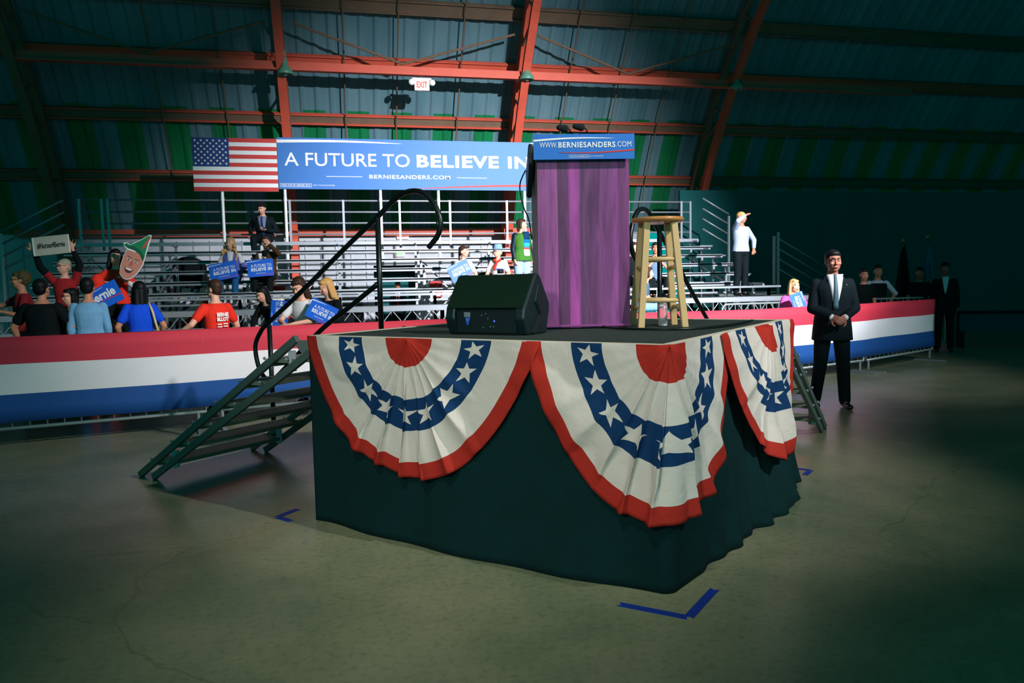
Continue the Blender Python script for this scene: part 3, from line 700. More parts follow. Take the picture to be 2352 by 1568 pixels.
# ---------------------------------------------------------------- stage monitor
mp = onz(1092, 772, SH); mon = thing('stage_monitor', 'black wedge stage monitor speaker lying on the stage edge', 'speaker', (mp.x+.06, mp.y+.06, SH), math.radians(-43))
blkp = mat('black_moulded_plastic', (10, 34, 38), .42, 0, .15, spec=.5, bump=.15, bscale=250); grl = mat('dark_green_black_grille', (4, 36, 22), .85, 0, .35, 160, bump=.6, bscale=420, spec=.2)
prof = [(.045, 0), (.0, .10), (.015, .165), (.155, .365), (.185, .375), (.215, .36), (.335, .19), (.335, .15), (.29, 0)]
hw = .285
def endcap(x0, x1, nm):
    m = MB(); m.prism([(p[0], p[1]) for p in prof], ((x0+x1)/2, 0, 0), (0, 1, 0), (0, 0, 1), (1, 0, 0), x1-x0); q = m.build(nm, blkp, mon); bevel(q, .012, 2); return q
endcap(-hw, -hw+.07, 'end_cheek')
rc = endcap(hw-.07, hw, 'end_cheek')
# side handle recess: raised frame and dark pocket on the right cheek
m = MB(); m.prism([(.175, .30), (.245, .20), (.20, .11), (.135, .2)], (hw+.002, 0, 0), (0, 1, 0), (0, 0, 1), (1, 0, 0), .012); q = m.build('handle_frame', blkp, mon); bevel(q, .004)
m = MB(); m.prism([(.175, .28), (.227, .2), (.195, .13), (.15, .2)], (hw+.010, 0, 0), (0, 1, 0), (0, 0, 1), (1, 0, 0), .004); m.build('handle_pocket', mat('deep_black', (0, 14, 16), .9), mon)
m = MB(); m.prism([(.09, .015), (.18, .12), (.21, .1), (.13, .012)], (hw+.004, 0, 0), (0, 1, 0), (0, 0, 1), (1, 0, 0), .012); m.build('pole_socket', mat('deep_black', (0, 14, 16), .9), mon)
m = MB(); m.add([(-hw+.07, .05, .17), (hw-.07, .05, .17), (hw-.07, .335, .17), (-hw+.07, .335, .17), (-hw+.07, .335, .005), (hw-.07, .335, .005), (-hw+.07, .05, .005), (hw-.07, .05, .005)], [(0, 1, 2, 3), (3, 2, 5, 4), (0, 6, 7, 1), (6, 4, 5, 7), (0, 3, 4, 6), (1, 7, 5, 2)])
m.prism([(.02, .165), (.158, .363), (.185, .37), (.21, .355), (.33, .19), (.33, .168)], (0, 0, 0), (0, 1, 0), (0, 0, 1), (1, 0, 0), 2*hw-.14)
m.build('cabinet', blkp, mon)
m = MB(); m.prism([(.008, .168), (.148, .366), (.155, .362), (.015, .163)], (-.004, 0, 0), (0, 1, 0), (0, 0, 1), (1, 0, 0), 2*hw-.03); q = m.build('grille', grl, mon)
m = MB(); m.box((0, .04, .085), (2*hw-.14, .01, .14)); q = m.build('connector_panel', mat('panel_black', (2, 24, 28), .5), mon)
b = MB()
for (x, z) in [(-.03, .12), (.0, .13), (.03, .05), (.055, .05), (-.02, .045), (.015, .1)]: b.ell((x, .032, z), (.006, .004, .006), None, 8, 5)
b.build('knobs', dkgrey, q)
b = MB(); b.box((-.135, .03, .125), (.045, .006, .03)); b.build('label_plate', alu, q)
b = MB(); b.add([(-.15, .028, .108), (-.11, .028, .108), (-.125, .026, .06), (-.138, .026, .06)], [(0, 1, 2, 3)]); b.build('blue_tag', bluesign, q)
text('47', 'lettering', mat('yellow_print', (220, 190, 60), .5), q, (-.131, .025, .092), (1, 0, 0), (0, 0, 1), .014, .012, .02)
b = MB(); b.ell((.06, .031, .085), (.005, .004, .005), None, 8, 5); b.build('power_light', mat('blue_led', (70, 90, 255), .3, emis=(70, 90, 255), estr=3), q)

# ---------------------------------------------------------------- lectern
lf = W(1.255, .932); rt = W(.757, 1.29); ux = (rt-lf).normalized(); ang = math.atan2(ux.y, ux.x); lc = (lf+rt)/2
lw = (rt-lf).length
lec = thing('lectern', 'tall purple wood fronted lectern on the stage', 'lectern', (lc.x, lc.y, SH), ang)
def purple_mat():  # purple veneer with tone bands across the width and wood grain
    m = bpy.data.materials.new('purple_walnut_veneer'); m.use_nodes = True; nt = m.node_tree; b = nt.nodes['Principled BSDF']; N = nt.nodes; Lk = nt.links
    b.inputs['Roughness'].default_value = .38
    tc = N.new('ShaderNodeTexCoord'); mp_ = N.new('ShaderNodeMapping'); mp_.inputs['Scale'].default_value = (9, 1, .9); Lk.new(tc.outputs['Object'], mp_.inputs[0])
    nz = N.new('ShaderNodeTexNoise'); nz.inputs['Scale'].default_value = 1.6; nz.inputs['Detail'].default_value = 7; nz.inputs['Distortion'].default_value = 1.2; Lk.new(mp_.outputs[0], nz.inputs['Vector'])
    mp2 = N.new('ShaderNodeMapping'); mp2.inputs['Scale'].default_value = (130, 1, 3.5); Lk.new(tc.outputs['Object'], mp2.inputs[0])
    n2 = N.new('ShaderNodeTexNoise'); n2.inputs['Scale'].default_value = 1.5; n2.inputs['Detail'].default_value = 5; Lk.new(mp2.outputs[0], n2.inputs['Vector'])
    sp = N.new('ShaderNodeSeparateXYZ'); Lk.new(tc.outputs['Object'], sp.inputs[0])
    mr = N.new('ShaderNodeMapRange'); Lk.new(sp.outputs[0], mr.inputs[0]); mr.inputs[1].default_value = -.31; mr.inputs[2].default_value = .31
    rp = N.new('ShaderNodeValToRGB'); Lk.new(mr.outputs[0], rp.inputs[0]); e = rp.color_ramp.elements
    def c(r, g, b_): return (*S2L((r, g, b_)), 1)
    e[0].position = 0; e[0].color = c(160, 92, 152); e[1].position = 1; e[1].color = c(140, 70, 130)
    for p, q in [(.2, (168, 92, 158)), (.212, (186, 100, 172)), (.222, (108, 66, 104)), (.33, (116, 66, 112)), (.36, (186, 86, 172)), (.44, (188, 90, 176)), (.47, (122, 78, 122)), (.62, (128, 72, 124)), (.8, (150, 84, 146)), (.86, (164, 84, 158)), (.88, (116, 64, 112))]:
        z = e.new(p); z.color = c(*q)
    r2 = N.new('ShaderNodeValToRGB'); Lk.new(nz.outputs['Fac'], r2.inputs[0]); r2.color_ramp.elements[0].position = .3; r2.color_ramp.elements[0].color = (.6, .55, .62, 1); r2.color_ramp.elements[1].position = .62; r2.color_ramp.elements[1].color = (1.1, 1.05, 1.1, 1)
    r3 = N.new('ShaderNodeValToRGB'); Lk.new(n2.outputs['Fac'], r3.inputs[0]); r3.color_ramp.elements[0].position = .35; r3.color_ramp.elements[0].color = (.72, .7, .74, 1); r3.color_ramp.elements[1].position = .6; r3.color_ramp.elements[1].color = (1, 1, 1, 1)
    o = rp.outputs[0]
    for q in (r2, r3):
        x = N.new('ShaderNodeMix'); x.data_type = 'RGBA'; x.blend_type = 'MULTIPLY'; x.inputs['Factor'].default_value = 1; Lk.new(o, x.inputs['A']); Lk.new(q.outputs[0], x.inputs['B']); o = x.outputs['Result']
    Lk.new(o, b.inputs['Base Color']); return m
LH = 1.125; dp = .5
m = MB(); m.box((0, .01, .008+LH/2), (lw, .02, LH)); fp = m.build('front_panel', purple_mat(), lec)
side = mat('lectern_side_laminate', (120, 112, 100), .5, 0, .12, 4)
for s_ in (-1, 1):
    m = MB(); m.prism([(.021, .03), (dp, .03), (dp-.03, .98), (.021, LH+.06)], (s_*(lw/2-.012), 0, 0), (0, 1, 0), (0, 0, 1), (1, 0, 0), .024); m.build('side_panel', side, lec)
m = MB(); m.box((0, dp/2+.035, .004), (lw-.02, dp+.0, .008)); m.build('plinth', mat('deep_black', (0, 14, 16), .9), lec)
m = MB(); m.box((0, .0, .022), (lw+.004, .02, .012)); m.build('kick_strip', mat('purple_trim', (150, 70, 140), .5), lec)
m = MB(); m.prism([(.0, LH+.05), (.0, LH+.09), (dp+.05, LH-.12), (dp+.05, LH-.17)], (0, 0, 0), (0, 1, 0), (0, 0, 1), (1, 0, 0), lw+.05); q = m.build('reading_top', blkp, lec); bevel(q, .015)
m = MB(); m.box((0, .3, .7), (lw-.05, .4, .02)); m.build('shelf', side, lec)
# cloth/pad hanging on left side
m = MB(); m.prism([(.06, LH+.11), (.10, LH+.12), (.36, LH-.02), (.36, LH-.2), (.30, LH-.22), (.07, LH-.02)], (-lw/2-.03, 0, 0), (0, 1, 0), (0, 0, 1), (1, 0, 0), .035); q = m.build('folding_side_wing', blkp, lec); bevel(q, .012)
m = MB(); m.tube(smooth_path([(-lw/2-.05, .34, LH-.02), (-lw/2-.09, .37, LH-.12), (-lw/2-.07, .37, LH-.26), (-lw/2-.03, .38, LH-.36), (-lw/2-.01, .39, LH-.5)], 6), .005, 8); m.build('cord', blacktube, lec, True)
# sign on front of lectern
sg = thing('lectern_sign', 'blue web address sign fixed across the top of the lectern', 'sign', Vector((lc.x, lc.y, SH))+Vector((math.sin(ang), -math.cos(ang), 0))*.05, ang)
sgw = .665; z0, z1 = LH-.012, LH+.150
bsg = MB().box((0, 0, (z0+z1)/2), (sgw, .012, z1-z0)).build('board', mat('sign_blue', (30, 112, 204), .5, 0, .05), sg)
zc = (z0+z1)/2
text('WWW.', 'lettering', white, sg, (-.235, -.007, zc+.012), (1, 0, 0), (0, 0, 1), .115, .034, .0)
text('BERNIESANDERS', 'lettering', white, sg, (.018, -.007, zc+.012), (1, 0, 0), (0, 0, 1), .375, .036, .025, spacing=1.12)
text('.COM', 'lettering', white, sg, (.26, -.007, zc+.014), (1, 0, 0), (0, 0, 1), .10, .034, .0)
text('PAID FOR BY BERNIE 2016', 'lettering', white, sg, (-.035, -.007, z0+.018), (1, 0, 0), (0, 0, 1), .115, .008, .0)
text('(NOT THE BILLIONAIRES)', 'lettering', white, sg, (.08, -.007, z0+.018), (1, 0, 0), (0, 0, 1), .09, .008, .0)
def sw2(par, m_, xa, xb, za, zb, th_, nm, y=-.0075, bow=.012):
    g = MB(); n = 20; top = []; bot = []
    for i in range(n+1):
        t = i/n; x_ = xa+(xb-xa)*t; zc_ = za+(zb-za)*t+bow*math.sin(math.pi*t); top.append((x_, zc_)); bot.append((x_, zc_-th_*max(0, 1-t)**.5-.0004))
    g.prism(top+bot[::-1], (0, y, 0), (1, 0, 0), (0, 0, 1), (0, 1, 0), .002); return g.build(nm, m_, par)
sw2(sg, white, -sgw/2, .2, z1-.035, z1-.028, .012, 'white_swoosh', bow=.01)
sw2(sg, redprint, sgw/2, -.17, zc-.018, zc-.036, .010, 'red_swoosh', bow=-.008)
g = MB()
for z in (z0+.009, z0+.027): g.box((-.035, -.0075, z), (.13, .002, .0015))
for x in (-.1, .03): g.box((x, -.0075, z0+.018), (.0015, .002, .018))
g.build('print_frame', white, sg)
# microphones
foam = mat('black_mic_foam', (2, 20, 22), .95, 0, .3, 80, bump=.5, bscale=300)
for i, (px_, py_, lb) in enumerate([(1294, 295, 'black foam microphone at the left above the lectern sign'), (1331, 292, 'black foam microphone at the right above the lectern sign')]):
    base = Vector((lc.x, lc.y, SH))
    nrm = Vector((-math.sin(ang), math.cos(ang), 0)); D_ = (base+nrm*.14).dot(hd); tt = CAMP+ray(px_, py_)*(D_/ray(px_, py_).dot(hd))
    t = thing('microphone', lb, 'microphone', tt)
    m = MB(); m.rcone((-.03, 0, 0.005), (.012, 0, 0), .019, .026, 14); m.build('foam', foam, t, True)
    m = MB(); m.tube(smooth_path([(.03, 0, 0), (.055, .01, -.02), (.075, .03, -.08), (.07, .05, -.2)], 5), .005, 8); m.build('gooseneck', blacktube, t, True)

# ---------------------------------------------------------------- stool
A_ = onz(1481, 753, SH); D2 = onz(1566, 751, SH); um = (D2-A_).normalized(); pm = Vector((-um.y, um.x, 0)); hwid = (D2-A_).length/2
sc = (A_+D2)/2+pm*.147
pine = mat('pale_pine', (214, 180, 126), .5, 0, .1, 3); pine2 = mat('varnished_seat_wood', (196, 134, 78), .32, 0, .14, 5)
stl = thing('bar_stool', 'wooden bar stool with round seat on the stage', 'stool', (sc.x, sc.y, SH), math.atan2(um.y, um.x)+math.radians(-1))
STH = .735
m = MB(); m.lathe([(.150, STH-.034), (.172, STH-.028), (.178, STH-.014), (.172, STH-.002), (.15, STH), (.0001, STH)], (0, 0, 0), 40); m.build('seat', pine2, stl, True)
T = .09; Bt = .147
for sx in (-1, 1):
    for sy in (-1, 1):
        m = MB(); q = [(sx*T+dx*.021, sy*T+dy*.021, STH-.034) for dx, dy in ((-1, -1), (1, -1), (1, 1), (-1, 1))]; p = [(sx*Bt+dx*.021, sy*Bt+dy*.021, 0) for dx, dy in ((-1, -1), (1, -1), (1, 1), (-1, 1))]
        m.add(p+q, [(3, 2, 1, 0), (4, 5, 6, 7), (0, 1, 5, 4), (1, 2, 6, 5), (2, 3, 7, 6), (3, 0, 4, 7)]); bevel(m.build('leg', pine, stl), .004)
def rr(z): return Bt+(T-Bt)*z/(STH-.034)
for z, ax in ((.455, 0), (.18, 0), (.40, 1), (.13, 1)):
    for s_ in (-1, 1):
        r_ = rr(z); a = (-r_, s_*r_, z) if ax == 0 else (s_*r_, -r_, z); b_ = (r_, s_*r_, z) if ax == 0 else (s_*r_, r_, z)
        m = MB(); m.tube([a, Vector(a).lerp(Vector(b_), .5), b_], [.013, .016, .013], 12); m.build('rung', pine, stl, True)
# bottle
P = onz(1523, 748, SH); bt = thing('water_bottle', 'clear plastic water bottle standing beneath the stool', 'bottle', P)
gm = bpy.data.materials.new('clear_bottle_plastic'); gm.use_nodes = True; g_ = gm.node_tree.nodes['Principled BSDF']; g_.inputs['Transmission Weight'].default_value = .8; g_.inputs['Roughness'].default_value = .12; g_.inputs['IOR'].default_value = 1.33; g_.inputs['Base Color'].default_value = (.93, .95, .97, 1)
pr = [(.026, 0), (.031, .004)]
for i in range(9): pr += [(.0315, .012+i*.0125), (.029, .018+i*.0125)]
pr += [(.0315, .128), (.031, .145), (.024, .163), (.014, .175), (.0125, .182)]
MB().lathe(pr, (0, 0, 0), 28).build('bottle_body', gm, bt, True)
MB().lathe([(.015, .178), (.0155, .193), (.014, .195)], (0, 0, 0), 20).build('cap', white, bt, True)
# cable on stage
b = MB(); pts = [W(.95, 1.22, SH+.012), W(.72, 1.02, SH+.012), W(.5, .98, SH+.012), W(.3, 1.05, SH+.012), W(.18, 1.3, SH+.012), W(.14, 1.7, SH+.012), W(.16, 2.1, SH+.012)]
b.tube(smooth_path(pts, 8), .008, 8); q = b.build('stage_cable', blacktube, None, True); tag(q, 'black cable lying across stage carpet in front of stool', 'cable')

# ---------------------------------------------------------------- floor tape
tape = mat('blue_painters_tape', (14, 52, 150), .6, 0, .1, 30)
def strip(mb, p, q, w_):
    p, q = Vector(p), Vector(q); d = (q-p).normalized(); n = Vector((-d.y, d.x, 0))*w_/2
    pts = [p-n, p-n*.3+d*.012, p+n, q+n, q-d*.015, q-n]
    mb.prism([(v.x, v.y) for v in pts], (0, 0, .0015), (1, 0, 0), (0, 1, 0), (0, 0, 1), .002)
for (k, p1, k2, lb) in [((-.165, -.20), (.17, -.225), (-.17, .17), 'blue tape corner mark on floor below the front stage corner'), ((2.72, -.10), (2.56, -.115), (2.74, .1), 'small blue tape corner mark on floor left of the skirt'), ((-.11, 2.83), (.12, 2.845), (-.1, 2.65), 'blue tape corner mark on floor at the right of the skirt')]:
    m = MB(); strip(m, W(*k), W(*p1), .045); strip(m, W(*k), W(*k2), .045); m.v = [(v[0], v[1], v[2]+(.0 if i < 12 else .0008)) for i, v in enumerate(m.v)]
    m.v = [tuple(Vector(v)-W(*k)) for v in m.v]
    q = m.build('tape_mark', tape, None, loc=W(*k)); tag(q, lb, 'floor tape')
# ---------------------------------------------------------------- people
def Rz(a): return Matrix.Rotation(math.radians(a), 3, 'Z')
def Rx(a): return Matrix.Rotation(math.radians(a), 3, 'X')
eyew = mat('eye_white', (225, 222, 215), .3, 0, .02); eyed = mat('dark_iris', (30, 22, 18), .2, 0, .02); lipm = mat('lip', (176, 84, 80), .5, 0, .05); teeth = mat('teeth', (236, 232, 224), .4, 0, .02)
def hand_parts(mb, wr, dr, side, curl=.5, s=1.0, spread=.0, up=None):
    """palm, four fingers and a thumb from the wrist along dr; up = back of hand normal"""
    d = Vector(dr).normalized(); u = Vector(up) if up is not None else Vector((0, 0, 1))
    if abs(d.dot(u)) > .95: u = Vector((0, -1, 0))
    x = d.cross(u).normalized(); u = x.cross(d).normalized(); wr = Vector(wr)
    mb.rcone(wr-d*.02*s, wr+d*.05*s, .026*s, .036*s, 10, .55, u)
    mb.rcone(wr+d*.03*s-x*.015*s, wr+d*.075*s-x*.018*s, .026*s, .024*s, 10, .6, u); mb.rcone(wr+d*.03*s+x*.015*s, wr+d*.075*s+x*.018*s, .026*s, .024*s, 10, .6, u)
    for i, (ox, L) in enumerate(((-.031, .062), (-.0105, .075), (.0105, .07), (.031, .052))):
        ax = Vector(x)*(ox*s); b = wr+d*.085*s+ax; dd = (d+x*(ox*spread*18)).normalized(); p = b
        for j, f in enumerate((.42, .33, .25)):
            ang = curl*(j+1)*.75; q = dd*math.cos(ang)-u*math.sin(ang); e = p+q*L*f*s; mb.rcone(p, e, (.0098-.0008*j)*s, (.0092-.0008*j)*s, 8); p = e
    tb = wr+d*.025*s-x*side*.03*s; t1 = tb+(d*.6-x*side*.75-u*.15*curl).normalized()*.042*s; t2 = t1+(d*.9-x*side*.25-u*.5*curl).normalized()*.032*s
    mb.rcone(tb, t1, .014*s, .0115*s, 8); mb.rcone(t1, t2, .0115*s, .0095*s, 8)

def person(label, P, face, H=1.72, sit=None, footz=0, lean=0, yaw=0, pitch=0, tilt=0, arms=None, skin=skin_l, hair='short', hairc=None, top=None, sleeve='short', bottom=None, shoe=None,
           jacket=None, fem=False, smile=False, glasses=False, wide=1.0, legs=None, feet_in=0, vox=.011, hem=0, noface=False, turn=0, beard=None, open_front=False, stockier=1.0):
    s = H/1.75; T = thing('person', label, 'person', P, math.radians(face))
    arms = arms or {}
    hipz = .93*s if sit is None else sit+.085
    L_ = math.radians(lean); U = Vector((0, -math.sin(L_), math.cos(L_))); F = Vector((0, -math.cos(L_), -math.sin(L_)))
    X = Rz(turn) @ Vector((1, 0, 0)); Ft = Rz(turn) @ F if turn else F
    cmp_ = 1 if sit is None else .95
    Hc = Vector((0, 0, hipz)); cz = lambda t: Hc+U*t*s*cmp_
    sw = (.138 if fem else .160)*s*wide; k = s*wide*stockier
    rings = [(cz(-.10), .105*k if sit is None else .13*k, .085*k), (cz(-.02), .165*k, .115*k), (cz(.06), .155*k, .11*k), (cz(.16), (.125 if fem else .14)*k, .10*k), (cz(.30), (.14 if fem else .15)*k, .115*k), (cz(.39), (.15 if fem else .165)*k, .11*k), (cz(.45), (.125 if fem else .145)*k, .092*k), (cz(.505), .085*k, .072*k), (cz(.545), .058*k, .056*k)]
    def torso(mb, lo, hi, inf, drop=0):
        rg = []
        for i, (c, rx, ry) in enumerate(rings):
            if lo <= i <= hi: rg.append((c, X, Ft, rx+inf, ry+inf))
        if drop: c, a, b_, rx, ry = rg[0]; rg = [(c-Vector((0, 0, drop)), a, b_, rx+.015, ry+.015)]+rg
        mb.loft(rg, 18)
    shl = {-1: cz(.448)-X*sw, 1: cz(.448)+X*sw}
    neck = cz(.56); hc = neck+(U*.6+Vector((0, 0, .4))).normalized()*.125*s+F*.018*s
    RH = Rz(yaw) @ Rx(pitch) @ Matrix.Rotation(math.radians(tilt), 3, 'Y')
    hp = lambda x, y, z: hc+RH @ Vector((x*s, y*s, z*s))
    # arms
    A = {}
    for sd in (-1, 1):
        key = 'L' if sd < 0 else 'R'; spec = arms.get(key)
        if spec is None:
            e = shl[sd]+Vector((sd*.05, .02, -.27))*s; h = e+Vector((sd*.0, -.06, -.23))*s; cu, up, spd = .6, Vector((sd, 0, 0)), 0
        else:
            e = Vector(spec[0])*s+Vector((0, 0, hipz-.93*s)); h = Vector(spec[1])*s+Vector((0, 0, hipz-.93*s)); cu = spec[2] if len(spec) > 2 else .6; spd = spec[3] if len(spec) > 3 else 0
            up = Vector(spec[4]) if len(spec) > 4 else Vector((sd*.3, .2, 1))
            # keep the upper arm and forearm at human length
            u_ = e-shl[sd]; e = shl[sd]+u_.normalized()*.285*s; v_ = h-e; h = e+v_.normalized()*min(max(v_.length, .2*s), .255*s)
        A[sd] = (shl[sd], e, h, cu, up, spd)
    # legs
    Lg = {}
    for sd in (-1, 1):
        hj = Hc+Vector((sd*.085*k, 0, -.02*s))
        if sit is None:
            kn = Vector((sd*(.10+feet_in), -.015, .49))*s; an = Vector((sd*(.11+feet_in), .02, .085))*s
        else:
            kn = Vector((sd*.15*s, -.43*s, sit+.07)); an = Vector((sd*.13*s, -.44*s, footz+.085))
        if legs and sd in legs: kn = Vector(legs[sd][0]); an = Vector(legs[sd][1])
        Lg[sd] = (hj, kn, an)
    B = MB(); torso(B, 0, 8, -.006)
    B.rcone(cz(.5), hc-Vector((0, 0, .02)), .056*s, .052*s, 12)
    B.ell(hp(0, .012, .028), (.078*s, .097*s, .100*s), RH); B.ell(hp(0, -.028, -.035), (.066*s, .070*s, .080*s), RH); B.ell(hp(0, -.045, -.078), (.04*s, .042*s, .036*s), RH)
    B.rcone(hp(0, -.088, .018), hp(0, -.112, -.022), .008*s, .0135*s, 8); B.ell(hp(-.013, -.100, -.026), (.009*s,)*3, RH, 8, 6); B.ell(hp(.013, -.100, -.026), (.009*s,)*3, RH, 8, 6)
    B.ell(hp(0, -.093, .038), (.05*s, .012*s, .012*s), RH, 12, 6)
    B.ell(hp(0, -.092, -.056), (.024*s, .012*s, .010*s), RH, 10, 6)
    for sd in (-1, 1):
        B.ell(hp(sd*.040, -.072, -.018), (.024*s, .026*s, .024*s), RH, 10, 8)
        B.ell(hp(sd*.077, .012, -.004), (.011*s, .02*s, .033*s), RH, 10, 8)
        sh, e, h, cu, up, spd = A[sd]
        B.rcone(sh, e, .047*k, .038*k, 12); B.rcone(e, h, .039*k, .026*k, 12); hand_parts(B, h, h-e, sd*1, cu, s*1.02, spd, up)
        hj, kn, an = Lg[sd]; B.rcone(hj, kn, .082*k, .056*k, 14); B.rcone(kn, an, .054*k, .036*k, 12); B.rcone(an, an+Vector((0, -.07, -.05))*s, .034*s, .022*s, 10)
    body = B.build('body', skin, T); remesh(body, vox, 3)
    if not noface:
        for sd in (-1, 1):
            MB().ell(hp(sd*.032, -.0905, .016), (.0115*s, .006*s, .0055*s), RH, 10, 8).build('eye', eyew, T, True)
            m = MB(); m.ell(hp(sd*.032, -.0955, .016), (.0058*s, .003*s, .0056*s), RH, 8, 6); m.build('iris', eyed, T, True)
            m = MB(); m.rcone(hp(sd*.017, -.101, .037), hp(sd*.048, -.094, .040), .0045*s, .0035*s, 6); m.build('eyebrow', hairc or eyed, T, True)
        m = MB(); m.ell(hp(0, -.1035, -.058), (.025*s, .006*s, (.009 if smile else .0062)*s), RH, 12, 6); q = m.build('mouth', lipm, T, True)
        if smile: m = MB(); m.ell(hp(0, -.1075, -.057), (.018*s, .004*s, .0045*s), RH, 10, 6); m.build('teeth', teeth, T, True)
    if glasses:
        m = MB()
        for sd in (-1, 1):
            m.tube([hp(sd*.033+.021*math.cos(t*math.pi/6), -.108, .014+.016*math.sin(t*math.pi/6)) for t in range(13)], .0028*s, 6, False); m.tube([hp(sd*.054, -.106, .02), hp(sd*.08, .0, .018)], .0026*s, 6)
        m.tube([hp(-.012, -.110, .018), hp(.012, -.110, .018)], .0026*s, 6); m.build('glasses', blacktube, T, True)
    if beard:
        m = MB(); m.ell(hp(0, -.052, -.085), (.046*s, .05*s, .034*s), RH); m.build('beard', beard, T, True)
    # hair
    if hair != 'bald' and hairc:
        m = MB(); V = .009
        if hair == 'cap':
            m.ell(hp(0, .018, .05), (.084*s, .100*s, .078*s), RH); m.ell(hp(0, .05, -.01), (.07*s, .06*s, .07*s), RH)
        else:
            m.ell(hp(0, .026, .048), (.086*s, .098*s, .092*s), RH); m.ell(hp(0, .05, .005), (.078*s, .065*s, .08*s), RH)
            m.ell(hp(0, -.045, .088), (.062*s, .045*s, .034*s), RH)
        if hair in ('bob', 'long', 'curly'):
            ln = {'bob': .06, 'long': .22, 'curly': .26}[hair]
            for sd in (-1, 1):
                m.rcone(hp(sd*.075, .005, .03), hp(sd*.085, .005, -ln*.55-.02), .026*s, .030*s, 10); m.rcone(hp(sd*.05, .055, .0), hp(sd*.06, .055, -ln-.03), .045*s, .038*s, 10)
            m.rcone(hp(0, .06, 0), hp(0, .065, -ln-.04), .06*s, .045*s, 12)
            if hair == 'curly':
                rnd = random.Random(3)
                for _ in range(70):
                    an_ = rnd.uniform(-.15*math.pi, 1.15*math.pi); zz = rnd.uniform(-.34, .02); rr_ = .095+.055*min(1, max(0, -zz/.2))
                    m.ell(hp(rr_*math.cos(an_), -.02+.07*math.sin(an_)+ (.0 if zz > -.1 else -.04), zz), (.028*s, .028*s, .034*s), RH, 8, 6)
        if hair == 'ponytail': m.rcone(hp(0, .10, .02), hp(0, .12, -.16), .03*s, .02*s, 10)
        if hair == 'curlyshort':
            rnd = random.Random(4)
            for _ in range(60):
                v = Vector((rnd.gauss(0, 1), abs(rnd.gauss(0, 1))*.9-.15, rnd.gauss(0, 1)*.8+.5)).normalized(); m.ell(hp(v.x*.088, .022+v.y*.1, .04+v.z*.088), (.024*s,)*3, RH, 8, 6)
        o = m.build('hair', hairc, T); remesh(o, V, 2)
    # clothes
    inf = .012
    if top:
        m = MB(); torso(m, 1, 7, inf, hem)
        for sd in (-1, 1):
            sh, e, h, *_ = A[sd]; e2 = sh.lerp(e, .62)
            if sleeve == 'short': m.rcone(sh, e2, .062*k, .058*k, 12)
            elif sleeve == 'long': m.rcone(sh, e, .060*k, .05*k, 12); m.rcone(e, e.lerp(h, .9), .05*k, .037*k, 12)
            elif sleeve == 'half': m.rcone(sh, e, .060*k, .052*k, 12)
        o = m.build('shirt', top, T); remesh(o, .011, 3)
    if jacket:
        jm, jl = jacket; m = MB(); torso(m, 1, 7, inf+.016, .17 if jl == 'suit' else hem)
        for sd in (-1, 1):
            sh, e, h, *_ = A[sd]; m.rcone(sh-Vector((0, 0, .008)), e, .062*k, .052*k, 12); m.rcone(e, e.lerp(h, .93), .052*k, .042*k, 12)
        o = m.build('jacket', jm, T); remesh(o, .011, 3)
    if bottom:
        m = MB(); torso(m, 0, 2, inf-.004)
        for sd in (-1, 1):
            hj, kn, an = Lg[sd]; m.rcone(hj, kn, .094*k, .070*k, 14); m.rcone(kn, an+(kn-an).normalized()*.0, .070*k, .060*k, 12)
        o = m.build('trousers', bottom, T); remesh(o, .011, 3)
    for sd in (-1, 1):
        hj, kn, an = Lg[sd]; m = MB(); c = an+Vector((0, 0, -.045))*s
        m.rcone(c+Vector((0, .035, 0))*s, c+Vector((sd*.015, -.16, -.012))*s, .04*s, .034*s, 12, .85, (0, 0, 1)); o = m.build('shoe', shoe or mat('dark_shoe', (14, 22, 26), .35), T, True)
    T['s'] = s
    return T, dict(hp=hp, cz=cz, A=A, U=U, F=F, k=k, s=s, hc=hc, RH=RH, Lg=Lg, rings=rings)
def cmat(name, c, **kw): return mat(name, c, kw.pop('rough', .85), 0, kw.pop('var', .12), kw.pop('scale', 12), bump=.25, bscale=120, spec=kw.pop('spec', .2), **kw)
H_black = cmat('black_hair', (14, 18, 20), rough=.5); H_brown = cmat('brown_hair', (58, 38, 30), rough=.5); H_blond = cmat('blond_hair', (196, 158, 104), rough=.5, var=.25, scale=30)
H_gold = cmat('golden_hair', (206, 156, 96), rough=.5, var=.2, scale=30); H_grey = cmat('grey_hair', (168, 160, 144), rough=.6); H_red = cmat('greying_curly_hair', (84, 74, 48), rough=.7)
C_black = cmat('black_fabric', (3, 14, 18)); C_suit = cmat('navy_black_suit_wool', (4, 19, 26), var=.2); C_white = cmat('white_fabric', (214, 212, 218)); C_red = cmat('bright_red_jersey', (232, 50, 34)); C_mar = cmat('maroon_jersey', (128, 30, 38))
C_blue = cmat('cobalt_blue_jersey', (14, 76, 216)); C_denim = cmat('light_denim', (110, 160, 200), var=.2); C_jean = cmat('blue_jean', (26, 84, 136), var=.2); C_ljean = cmat('pale_jean', (150, 178, 206)); C_pink = cmat('pink_knit', (248, 84, 168))
C_lav = cmat('pale_blue_shirt', (170, 182, 214)); C_brown = cmat('brown_coat', (70, 48, 30), var=.3); C_green = cmat('olive_green_vest', (58, 112, 40), var=.2); C_char = cmat('charcoal_trousers', (8, 19, 25)); C_grey = cmat('grey_shirt', (108, 120, 150))
C_teal = cmat('turquoise_scarf', (60, 170, 200))

